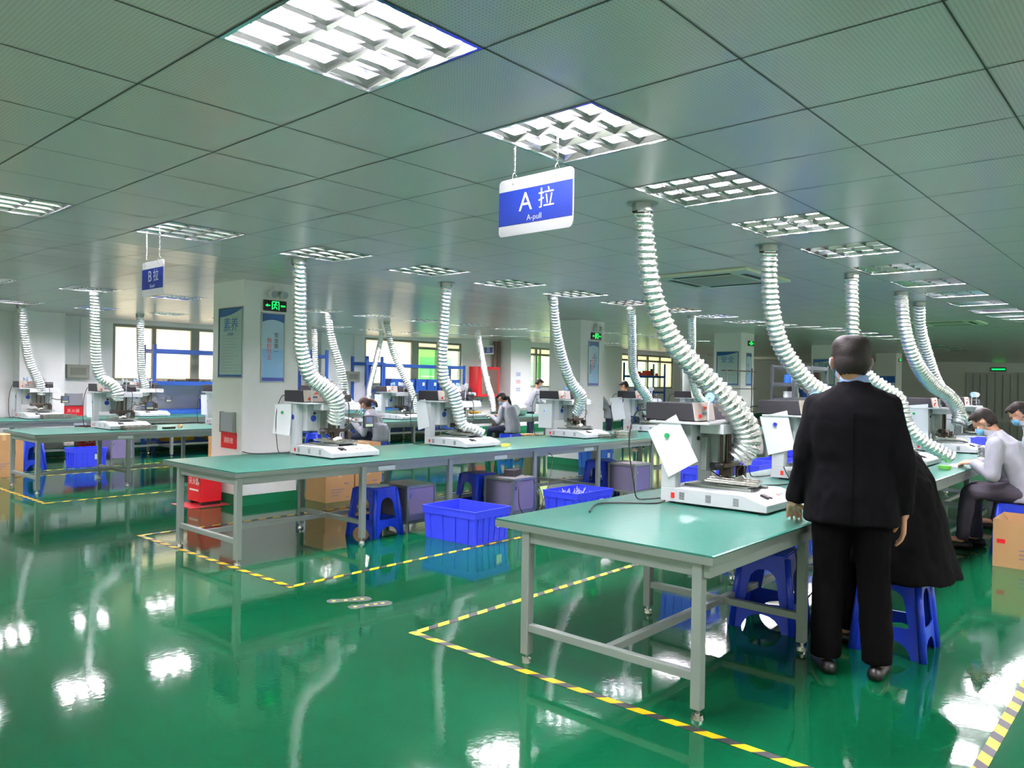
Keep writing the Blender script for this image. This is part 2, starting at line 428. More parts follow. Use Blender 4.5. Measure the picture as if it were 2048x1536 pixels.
# skirting
sk = MB()
sk.box(X0, XE, YW-.012, YW, 0, .14); struct(sk, 'baseboard_window_side', wall_green)
# pilasters of the window wall
for k, (xa, xb, ya) in enumerate([(4.42, 5.16, 15.8), (10.95, 11.6, 16.0), (17.55, 18.5, 15.65), (22.3, 23.6, 15.6), (29.2, 30.2, 15.6)]):
    mb = MB().box(xa, xb, ya, YW, .14, H); o = struct(mb, 'trim_%d' % (k+1), wall_mat)
    s = MB().box(xa-.006, xb+.006, ya-.006, YW-.012, 0, .14).build('baseboard', wall_green, o)
# pillars
PX = [4.6, 11.2, 17.8, 24.4, 31.0]; PY = 8.3; PW, PD = .74, .72
for k, x in enumerate(PX):
    mb = MB().box(x, x+PW, PY, PY+PD, .12, 2.95)
    o = mb.build('pillar', wall_mat); o['kind'] = 'structure'
    MB().box(x-.008, x+PW+.008, PY-.008, PY+PD+.008, 0, .12).build('baseboard', wall_green, o)
# far end doors
door_wh = mat('white_door_panels', '#c3c6c6', .5)
for k, (ya, yb) in enumerate([(5.7, 6.9), (6.95, 8.1)]):
    d = struct(MB().box(XE-.06, XE-.001, ya, yb, 0, 2.3), 'door_%d' % (k+1), door_wh)
    for q in range(1, 4):
        MB().box(XE-.075, XE-.06, ya+(yb-ya)*q/4-.02, ya+(yb-ya)*q/4+.02, .1, 2.2).build('door_rib', grey_alu, d)

# ================================================================ ceiling lamps
def make_lamp(on):
    root = bpy.data.objects.new('ceiling_lamp', None); COL.objects.link(root)
    h = .3; t = .297
    f = MB()
    for (a, b, c, d) in ((-t, t, -t, -t+.014), (-t, t, t-.014, t), (-t, -t+.014, -t+.014, t-.014), (t-.014, t, -t+.014, t-.014)):
        f.box(a, b, c, d, -.0035, -.0015)
    f.build('frame', mirror, root)
    s = MB(); q = t-.016; w = 2*q/3; zt = .1
    prof = []
    for k in range(3):
        for m in range(9):
            u = -1+2*m/8; prof.append((-q+w*(k+.5)+w/2*u, zt-.05*u*u))
    pts = prof
    for a, b in zip(pts[:-1], pts[1:]):
        s.add([(a[0], -q, a[1]), (b[0], -q, b[1]), (b[0], q, b[1]), (a[0], q, a[1])], [(0, 1, 2, 3)])
    s.add([(-q, -q, 0), (-q, q, 0), (-q, q, .06), (-q, -q, .06)], [(0, 1, 2, 3)]); s.add([(q, -q, 0), (q, q, 0), (q, q, .06), (q, -q, .06)], [(3, 2, 1, 0)])
    s.add([(-q, -q, 0), (q, -q, 0), (q, -q, zt+.002), (-q, -q, zt+.002)], [(0, 1, 2, 3)]); s.add([(-q, q, 0), (q, q, 0), (q, q, zt+.002), (-q, q, zt+.002)], [(3, 2, 1, 0)])
    s.build('reflector', mirror2, root, recalc=False)
    v = MB(); bh = .031
    for k in range(0, 4):
        x = -q+w*k
        if k in (0, 3): g = 1 if k == 0 else -1; v.prism([(x, .002), (x+g*.002, .002), (x+g*.012, bh), (x, bh)], -q, q, 'y'); continue
        v.prism([(x-.001, .002), (x+.001, .002), (x+.011, bh), (x-.011, bh)], -q, q, 'y')
    for k in range(0, 5):
        y = -q+2*q*k/4
        if k in (0, 4):
            g = 1 if k == 0 else -1
            v.prism([(y, .002), (y+g*.002, .002), (y+g*.004, .012), (y+g*.011, bh), (y, bh)], -q, q, 'x'); continue
        # parabolic cross blades, curved sides
        v.prism([(y-.0008, .002), (y+.0008, .002), (y+.003, .016), (y+.009, bh), (y-.009, bh), (y-.003, .016)], -q, q, 'x')
    v.build('louver', mirror, root)
    for k in range(3):
        MB().cyl((-q+w*(k+.5), -q+.02, .068), (-q+w*(k+.5), q-.02, .068), .0125, n=8).build('lamp_tube', tube_on if on else tube_off, root, smooth=True)
    return root
ROWNAME = {0: 'in the row over the nearest bench', 6: 'in the row over the second bench', 15: 'in the row over the third bench', 20: 'in the row nearest the windows', -6: 'in the unseen row added to light the right side'}
lamp_on, lamp_off = make_lamp(True), make_lamp(False); used = set()
for j, rr in LAMP_ROWS.items():
    for n, i in enumerate(rr):
        x, y = cell(i, j); on = x < LIT_X or j < 0
        src = lamp_on if on else lamp_off
        o = src if on not in used else dup(src); used.add(on)
        z = zc(x, y); o.location = (x, y, z)
        e = .3; o.rotation_euler = (math.atan2(zc(x, y+e)-zc(x, y-e), 2*e), -math.atan2(zc(x+e, y)-zc(x-e, y), 2*e), 0)
        if j == 0 and n == 0: lab = 'largest glaring ceiling lamp with twelve white cells at the top of the picture'
        elif j == 0 and n == 1: lab = 'bright louvred ceiling lamp right above the hanging A sign'
        elif j == 0 and n == 2: lab = 'bright louvred ceiling lamp beside the top of the nearest duct'
        elif j == 6 and n == 1: lab = 'louvred ceiling lamp above the hanging B sign'
        elif on: lab = '%s ceiling lamp from the near end, %s' % (['first', 'second', 'third', 'fourth', 'fifth', 'sixth', 'seventh', 'eighth', 'ninth', 'tenth', 'eleventh', 'twelfth', 'thirteenth', 'fourteenth', 'fifteenth', 'sixteenth', 'seventeenth'][min(n, 16)], ROWNAME[j])
        else: lab = 'dark unlit louvred ceiling lamp in the far part of the hall'
        tag(o, lab, 'ceiling lamp', 'lit square ceiling lamps' if on else 'unlit ceiling lamps in the far hall')

# ================================================================ ceiling cassettes
ac_cream = mat('cream_plastic_panel', '#c6cdb4', .5); ac_grille = mat('beige_intake_grille', '#a5a692', .7, bump=(150, .4, .01))
def cassette(x, y, label):
    t = thing('air_conditioner', label, 'air conditioner', (x, y, zc(x, y)), 0, 'ceiling cassette air conditioners')
    h = .52; MB().box(-h, h, -h, h, -.03, .0).build('panel', ac_cream, t, bevel=.01)
    MB().box(-.3, .3, -.3, .3, -.036, -.031).build('intake_grille', ac_grille, t)
    for k in range(4):
        M = Matrix.Rotation(k*math.pi/2, 4, 'Z')
        MB().box(-.3, .3, .36, .42, -.034, -.031, M).build('air_slot', concrete_dk, t)
cassette(7.15, 3.57, 'cream square air conditioner in the ceiling between the two nearest bench rows')
cassette(15.0, 3.2, 'far cream ceiling air conditioner beyond the lit lamps')

# ================================================================ floor marking tape
def tape_material():
    m = bpy.data.materials.new('black_and_yellow_hazard_tape'); m.use_nodes = True
    nt = m.node_tree; b = nt.nodes['Principled BSDF']; L = nt.links; N = nt.nodes.new
    tc = N('ShaderNodeTexCoord'); sx = N('ShaderNodeSeparateXYZ'); L.new(tc.outputs['Object'], sx.inputs[0])
    a = N('ShaderNodeMath'); a.operation = 'MULTIPLY_ADD'; L.new(sx.outputs['Y'], a.inputs[0]); a.inputs[1].default_value = -.9; L.new(sx.outputs['X'], a.inputs[2])
    d = N('ShaderNodeMath'); d.operation = 'DIVIDE'; L.new(a.outputs[0], d.inputs[0]); d.inputs[1].default_value = .172
    f = N('ShaderNodeMath'); f.operation = 'FRACT'; L.new(d.outputs[0], f.inputs[0])
    g = N('ShaderNodeMath'); g.operation = 'LESS_THAN'; L.new(f.outputs[0], g.inputs[0]); g.inputs[1].default_value = .54
    mx = N('ShaderNodeMix'); mx.data_type = 'RGBA'; mx.inputs['A'].default_value = srgb('#2c2e33'); mx.inputs['B'].default_value = srgb('#e3ba12')
    L.new(g.outputs[0], mx.inputs['Factor']); L.new(mx.outputs['Result'], b.inputs['Base Color']); b.inputs['Roughness'].default_value = .4
    return m
tape_m = tape_material()
def tape(p, q, label):
    p, q = Vector(p).to_3d(), Vector(q).to_3d(); L = (q-p).length
    o = MB().box(0, L, -.024, .024, .0008, .0018).build('floor_tape', tape_m)
    o.location = p; o.rotation_euler = (0, 0, math.atan2(q.y-p.y, q.x-p.x)); tag(o, label, 'floor tape', 'hazard tape on the floor')
rows = [('nearest bench', 3.03, .61, 3.44), ('second bench row', 3.08, 4.84, 7.40), ('third bench row', 3.07, 10.0, 12.75), ('bench row by the windows', 3.07, 13.45, 15.4)]
for nm, x, ya, yb in rows:
    tape((x, yb+.024), (x, ya-.024), 'hazard tape across the near end of the %s' % nm)
    tape((x+.024, ya), (14, ya), 'yellow and black tape line on the near side of the %s' % nm)
    tape((x+.024, yb), (14, yb), 'yellow and black tape line on the far side of the %s' % nm)
# ================================================================ work benches
HT = .75
def bench(y0, x0, x1, label, legs_at, leg_to, plates=()):
    t = thing('workbench', label, 'workbench', (x0, y0, 0))
    L = x1-x0; D = 1.3
    # mat with a soft rounded long edge
    e = .012
    MB().prism([(-.003, HT-.010), (D+.003, HT-.010), (D+.003, HT-.004), (D-.004, HT), (.006, HT), (-.003, HT-.004)], 0, L, 'x').build('worktop', mat_green, t)
    MB().box(-.002, L+.002, .0, D, HT-.044, HT-.010).build('edge_board', grey_alu, t)
    f = MB(); 
    f.box(.03, L-.03, .03, .07, HT-.11, HT-.044); f.box(.03, L-.03, D-.25, D-.21, HT-.11, HT-.044)
    f.box(.03, .07, .07, D-.25, HT-.11, HT-.044); f.box(L-.07, L-.03, .07, D-.25, HT-.11, HT-.044)
    f.build('frame_rail', grey_steel, t, bevel=.003)
    for x in legs_at:
        for y in ((.085, 1.095) if leg_to is None else (leg_to, leg_to+1.0)):
            lg = MB().box(x-.025, x+.025, y-.025, y+.025, .045, HT-.044).build('leg', grey_steel, t, bevel=.004)
            MB().cyl((x, y, 0), (x, y, .02), .03, .026, 14).cyl((x, y, .02), (x, y, .046), .012, n=8).build('leveling_foot', bright_metal, lg, smooth=False)
        ya = .085 if leg_to is None else leg_to
        MB().box(x-.02, x+.02, ya+.02, ya+.985, .17, .21).build('cross_bar', grey_steel, t, bevel=.003)
    for a, b in zip(legs_at[:-1], legs_at[1:]):
        MB().box(a+.02, b-.02, .56, .6, .17, .21).build('stretcher', grey_steel, t, bevel=.003)
    for x in plates:
        MB().box(x, x+.2, .026, .03, HT-.1, HT-.06).build('label_plate', paper, t)
    return t
LX = [.04, 1.27, 2.37, 3.72, 5.0, 6.3, 7.6, 8.9, 10.2]
bench(1.56, 3.10, 13.4, 'nearest long green topped workbench, its near end left of the man in the suit', [.04, 1.27, 2.5, 3.9, 5.52, 6.8, 8.1, 9.4], None, (1.9, 3.6))
bench(5.66, 3.09, 13.6, 'second long green workbench with four white machines and blue stools under it', LX, .03, (1.45, 3.05, 4.7, 6.5))
bench(10.8, 3.20, 14.0, 'third green workbench, beyond the near pillar, with the blue crate and grey legs at left', [.06, 1.16, 2.4, 3.7, 5.0, 6.3, 7.6, 8.9, 10.2], None, (1.0, 3.6))
bench(14.2, 2.6, 14.6, 'farthest green workbench, running along the windows', [.06, 1.3, 2.6, 3.9, 5.2, 6.5, 7.8, 9.1, 10.4, 11.7], None, (2.2,))

# ================================================================ soldering machines
def make_machine():
    t = bpy.data.objects.new('soldering_machine', None); COL.objects.link(t)
    W_, D_ = .56, .70
    MB().prism([(0, .012), (0, .055), (.15, .10), (D_, .10), (D_, .012)], 0, W_, 'x').build('base', white_paint, t, bevel=.004)
    for x in (.05, W_-.05):
        for y in (.06, D_-.06): MB().cyl((x, y, 0), (x, y, .014), .018, n=10).build('rubber_foot', black_pl, t)
    for y in (.19, .37, .55):
        v = MB()
        for k in range(6): v.box(-.0012, .001, y-.018, y+.018, .032+.008*k, .0355+.008*k)
        v.build('vent', black_pl, t)
    MB().box(-.004, .002, .60, .625, .035, .07).build('power_switch', red_pl, t, bevel=.001)
    # two rear posts
    for xa, xb in ((0, .075), (W_-.075, W_)):
        MB().box(xa, xb, .60, .70, .10, .505).build('post', white_paint, t, bevel=.004)
    MB().box(.075, W_-.03, .53, .66, .235, .505).build('head_housing', white_paint, t, bevel=.006)
    MB().box(-.02, W_+.02, .36, .78, .505, .52).build('top_shelf', white_paint, t, bevel=.003)
    MB().box(.13, W_+.02, .34, .50, .445, .505).build('top_beam', white_paint, t, bevel=.004)
    MB().cyl((.16, .529, .41), (.16, .52, .41), .014, n=14).build('round_knob', black_pl, t)
    # controller boxes
    c = MB().prism([(.47, .525), (.49, .635), (.82, .635), (.82, .525)], .0, .26, 'x').build('controller', black_case, t, bevel=.006)
    MB().prism([(.462, .527), (.482, .640), (.488, .640), (.468, .527)], .0, .26, 'x').build('control_face', face_grey, c)
    Mx = Matrix.Translation((0, .0, 0))
    k = MB(); k.cyl((.05, .462, .555), (.05, .452, .557), .012, n=12); k.build('red_knob', red_pl, c)
    MB().box(.09, .15, .464, .468, .565, .578).build('small_display', lcd, c); MB().box(.12, .15, .466, .474, .60, .615).build('indicator', red_ink, c)
    MB().prism([(.5, .525), (.515, .625), (.76, .625), (.76, .525)], .31, .54, 'x').build('power_supply', black_case, t, bevel=.006)
    MB().box(.40, .50, .38, .46, .525, .60).build('relay_box', black_pl, t, bevel=.01)
    # soldering head hanging in front of the housing
    h = MB(); h.box(.26, .36, .44, .53, .26, .44); h.box(.20, .30, .49, .53, .20, .42)
    h = h.build('slide_block', grey_steel, t, bevel=.004)
    r = MB()
    for x in (.25, .37): r.cyl((x, .41, .20), (x, .41, .45), .009, n=10)
    r.cyl((.31, .40, .14), (.31, .40, .44), .014, n=12); r.build('guide_rod', dark_metal, h)
    g = MB(); g.box(.22, .42, .37, .45, .225, .255); g.cyl((.17, .40, .24), (.47, .40, .24), .018, n=14); g.box(.28, .34, .36, .44, .17, .225)
    g.box(.43, .47, .34, .40, .14, .23); g.build('clamp_bar', dark_metal, t, bevel=.003)
    s = MB(); s.cyl((.31, .40, .14), (.31, .40, .105), .007, .004, 8); s.cyl((.19, .40, .24), (.15, .42, .24), .026, n=14); s.cyl((.25, .36, .22), (.26, .35, .15), .005, n=6)
    s.cyl((.37, .36, .22), (.36, .35, .15), .005, n=6); s.build('tip_tool', black_pl, t)
    # workpiece table on its rails
    rl = MB(); rl.box(.16, .20, .17, .62, .10, .118); rl.box(.38, .42, .17, .62, .10, .118); rl.box(.18, .40, .20, .40, .118, .128)
    rl = rl.build('slide_rail', grey_alu, t, bevel=.002)
    pl = MB(); Mt = Matrix.Translation((.29, .34, .145)) @ Matrix.Rotation(R(18), 4, 'Z') @ Matrix.Rotation(R(3), 4, 'X')
    pl.box(-.15, .15, -.16, .16, -.006, .004, Mt); pl.cyl((.29, .32, .118), (.29, .34, .142), .07, n=20)
    for k_ in range(3): pl.box(-.13+.1*k_, -.1+.1*k_, -.15, .15, .004, .014, Mt)
    pl.build('work_plate', bright_metal, t, bevel=.002)
    # control panel on the slope
    sl = math.atan2(.045, .15); Mp = Matrix.Translation((0, .075, .0785)) @ Matrix.Rotation(sl, 4, 'X')
    p = MB().box(.30, .52, -.05, .05, 0, .0015, Mp).build('key_panel', paper, t)
    for q, (a, m_) in enumerate(((.33, red_ink), (.38, blue_ink), (.43, yel_stick), (.48, green_pl))):
        MB().box(a, a+.025, -.012, .012, .0015, .0035, Mp).build('key', m_, p)
    MB().box(.14, .17, -.02, .03, 0, .014, Mp).box(.185, .205, -.025, .035, 0, .008, Mp).build('clip_lever', black_pl, t)
    # display on an arm
    d = MB().box(.60, .73, .30, .325, .26, .385).build('display_box', black_case, t, bevel=.004)
    MB().box(.625, .70, .297, .30, .31, .37).build('screen', lcd, d); MB().box(.62, .71, .297, .30, .272, .30).build('button_row', mat('pale_keys', '#9aa890', .5), d)
    MB().tube([(.52, .50, .34), (.57, .42, .32), (.64, .33, .32)], .010, 8).build('display_arm', grey_steel, t)
    # bent rod holding two round discs either side of the duct
    for sx, x, m_ in ((1, .075, disc_blue), (-1, .335, white_paint)):
        a = MB(); a.tube([(x-sx*.03, .40, .52), (x-sx*.03, .40, .62), (x-sx*.028, .39, .67)], .007, 8, smooth=4); a.cyl((x-sx*.035, .39, .675), (x+sx*.03, .39, .675), .010, n=10)
        cl = a.build('duct_bracket', white_paint, t, smooth=True)
        MB().cyl((x+sx*.022, .39, .675), (x+sx*.030, .39, .675), .038, n=24).cyl((x-sx*.034, .39, .675), (x-sx*.026, .39, .675), .030, n=24).build('round_disc', m_, cl)
    MB().tube([(.03, .82, .58), (.02, .90, .57), (-.01, .93, .45), (-.03, .92, .30), (-.04, .88, .12), (-.03, .86, .012), (.0, .80, .007), (.03, .72, .02)], .0045, 6, smooth=5).build('cable', cable_m, t, smooth=True)
    MB().tube([(.34, .42, .53), (.38, .36, .56), (.42, .32, .50), (.41, .31, .30), (.40, .33, .17), (.35, .40, .13), (.28, .5, .2)], .0045, 6, smooth=5).build('cable', cable_m, t, smooth=True)
    MB().tube([(.44, .41, .38), (.47, .33, .36), (.38, .30, .28), (.30, .33, .2), (.36, .33, .16)], .0035, 6, smooth=5).build('cable', cable_m, t, smooth=True)
    st = MB().cyl((-.0012, .66, .37), (-.0002, .66, .37), .026, n=24).build('round_sticker', stick_blue, t)
    MB().cyl((.15, .528, .36), (.15, .5295, .36), .032, n=24).build('blue_sticker', stick_blue, t); MB().box(.2, .25, .528, .5295, .34, .39).build('green_label', stick_green, t)
    return t
proto = make_machine()
MACH = [(4.295, 1.83, 'A', 'large white soldering machine on the nearest bench, with paper and green magnet'),
 (6.065, 1.85, 'A', 'white soldering machine partly hidden behind the left arm of the man in the suit'),
 (8.10, 1.88, 'A', 'white soldering machine hidden behind the standing man'),
 (10.19, 1.85, 'A', 'white machine with stacked trays in front of the seated man in light grey'),
 (12.1, 1.88, 'A', 'farthest white machine of the nearest row, beyond the seated man'),
 (4.235, 6.00, 'B', 'white soldering machine in front of the near pillar, first of the second bench'),
 (6.045, 6.03, 'B', 'white soldering machine with a duct end lying on its base'),
 (8.355, 6.08, 'B', 'white soldering machine in front of the second pillar, grey trays beside it'),
 (10.425, 6.15, 'B', 'fourth white soldering machine of the second bench, '),
 (12.15, 6.1, 'B', 'white machine at the far end of the second bench, behind the big duct'),
 (4.22, 11.15, 'C', 'white machine on the third bench at left, its head wrapped in foil'),
 (5.93, 11.15, 'C', 'white machine peeping out left of the near pillar'),
 (7.75, 11.15, 'C', 'white machine on the third bench just right of the near pillar duct'),
 (9.45, 11.15, 'C', 'white machine behind the woman with bent head'),
 (11.2, 11.15, 'C', 'white machine left of the woman with a ponytail'),
 (4.2, 14.55, 'D', 'leftmost white machine on the bench by the windows'),
 (6.03, 14.55, 'D', 'white machine on the far bench in front of the cream window')]
MACH_OBJ = {}
for n, (x, y, g, lab) in enumerate(MACH):
    if n == 8: lab = 'white machine left of the nearest big duct, on the second bench'
    skip = ()
    if n in (0,): skip = ('display_box', 'display_arm', 'blue_sticker', 'green_label', 'round_sticker')
    elif g == 'A': skip = ('display_box', 'display_arm', 'round_sticker', 'blue_sticker', 'green_label')
    elif n in (6, 7, 8): skip = ('display_box', 'display_arm', 'round_sticker')
    if n == 0:
        o = None
    o = dup(proto, (x, y, HT), 0, lab, skip)
    tag(o, lab, 'soldering machine', 'white soldering machines on the benches'); MACH_OBJ[(g, n)] = o
for ch in list(proto.children):
    for g in list(ch.children): bpy.data.objects.remove(g)
    bpy.data.objects.remove(ch)
bpy.data.objects.remove(proto)

# paper sheets on the side of the machines (y, z corners on the machine side plane)
def sheet(x, q, label, mag=None, curl=.0):
    q = [Vector((x, a, b)) for a, b in q]; mb = MB(); n = 8; vs = []
    for i in range(n+1):
        for j in range(n+1):
            s, t = i/n, j/n
            p = q[0]*(1-s)*(1-t) + q[1]*s*(1-t) + q[2]*s*t + q[3]*(1-s)*t
            vs.append(p + Vector((-.012-curl*t*t , 0, 0)))
    mb.add(vs, [(i*(n+1)+j, i*(n+1)+j+1, (i+1)*(n+1)+j+1, (i+1)*(n+1)+j) for i in range(n) for j in range(n)])
    o = mb.build('paper_sheet', paper, recalc=False); s = o.modifiers.new('thick', 'SOLIDIFY'); s.thickness = .0008
    tag(o, label, 'paper', 'paper sheets hung on the machines')
    if mag:
        c = q[0]*.5+q[1]*.5; d = q[3]*.5+q[2]*.5; p = c*.72+d*.28
        m_ = MB().cyl((x-.006, p.y, p.z), (x-.030, p.y, p.z), .014, .016, 18).build('magnet', mag[0], bevel=.003)
        tag(m_, mag[1], 'magnet')
sheet(4.295, [(2.422, 1.314), (2.623, 1.201), (2.468, .915), (2.265, 1.032)], 'tilted white paper sheet on the nearest soldering machine', (green_pl, 'green round magnet holding the tilted sheet on the nearest machine'))
sheet(6.065, [(2.424, 1.307), (2.65, 1.249), (2.573, .94), (2.356, 1.003)], 'white paper sheet held by a blue magnet left of the standing man', (bluemag, 'blue round magnet on the sheet left of the standing man'))
sheet(10.19, [(2.364, 1.315), (2.679, 1.281), (2.64, .927), (2.358, .931)], 'white paper sheet right of the standing man, on a farther machine', (green_pl, 'small green magnet on the sheet right of the standing man'))
sheet(4.235, [(6.67, 1.25), (6.971, 1.24), (6.963, .945), (6.653, .938)], 'pale paper sheet beside the near pillar, flaring off the machine', (green_pl, 'small green magnet on the sheet beside the near pillar'), .03)
sheet(6.045, [(6.715, 1.287), (6.881, 1.241), (6.829, .917), (6.63, .969)], 'white paper sheet on the second machine of the second bench')
sheet(8.355, [(6.661, 1.207), (6.905, 1.20), (6.898, .865), (6.663, .87)], 'upright white paper sheet on the machine before the second pillar', (disc_blue, 'pale blue magnet on the upright sheet before the second pillar'))
sheet(10.425, [(6.88, 1.288), (7.113, 1.266), (7.028, .902), (6.798, .944)], 'tilted white sheet on the machine left of the biggest duct')
for x, lab in ((4.22, 'narrow paper sheet on the foil wrapped machine at left'), (5.93, 'long paper sheet just left of the near pillar'), (9.45, 'paper sheet behind the woman with bent head')):
    sheet(x, [(11.78, 1.22), (11.98, 1.22), (11.96, .9), (11.76, .9)], lab)
for x, lab in ((4.2, 'paper sheet on the leftmost machine by the windows'), (6.03, 'paper sheet on the machine in front of the cream window')):
    sheet(x, [(15.18, 1.2), (15.45, 1.2), (15.43, .9), (15.18, .9)], lab)

# ================================================================ foil exhaust ducts
def duct(path, radii, label, pitch=.042, curl_low=True):
    pts = crom([Vector(p) for p in path], 24)
    n0 = len(radii); rr = []
    for i in range(len(pts)):
        s = i/(len(pts)-1)*(n0-1); k = min(int(s), n0-2); rr.append((radii[k]+(radii[k+1]-radii[k])*(s-k))*.86)
    # resample by arc length
    L = [0]
    for a, b in zip(pts[:-1], pts[1:]): L.append(L[-1]+(b-a).length)
    step = .0075; N = int(L[-1]/step); P = []; Q = []; k = 0
    rnd = random.Random(len(label)*7+int(path[0][0]*100))
    for i in range(N+1):
        d = min(i*step, L[-1]-1e-6)
        while L[k+1] < d: k += 1
        t = (d-L[k])/max(1e-9, L[k+1]-L[k]); P.append(pts[k].lerp(pts[k+1], t)); Q.append(rr[k]+(rr[k+1]-rr[k])*t)
    nseg = 26; rings = []; a = None; ph = 0
    for i, p in enumerate(P):
        d = (P[min(i+1, N)]-P[max(i-1, 0)]).normalized()
        a = d.orthogonal().normalized() if a is None else (a-d*a.dot(d)).normalized(); b = d.cross(a)
        pp = pitch*(1 if Q[i] < .08 else .85); ph += step/pp; ring = []
        for j in range(nseg):
            th = 2*math.pi*j/nseg
            rib = abs(math.sin(math.pi*(ph + j/nseg)))
            amp = .014 if Q[i] < .085 else .019
            r = Q[i] - amp*.5 + amp*(1-rib**1.2) + rnd.uniform(-.0016, .0016)
            ring.append(p + (a*math.cos(th)+b*math.sin(th))*r)
        rings.append(ring)
    t = thing('exhaust_duct', label, 'exhaust duct', path[0], 0, 'foil exhaust ducts')
    o = MB().rings(rings, cap=False).xf(Matrix.Translation(-Vector(path[0]))).build('foil_hose', foil, t, smooth=True, recalc=False)
    s = o.modifiers.new('thick', 'SOLIDIFY'); s.thickness = .0015; s.offset = -1
    z = zc(path[0][0], path[0][1]) - path[0][2]; r = radii[0]
    MB().cyl((0, 0, z-.05), (0, 0, z+.02), r*.9+.004, n=28, cap=False).build('collar', grey_alu, t, smooth=True)
    MB().cyl((0, 0, z-.004), (0, 0, z-.001), r+.03, n=28).build('ceiling_flange', grey_steel, t)
    return t
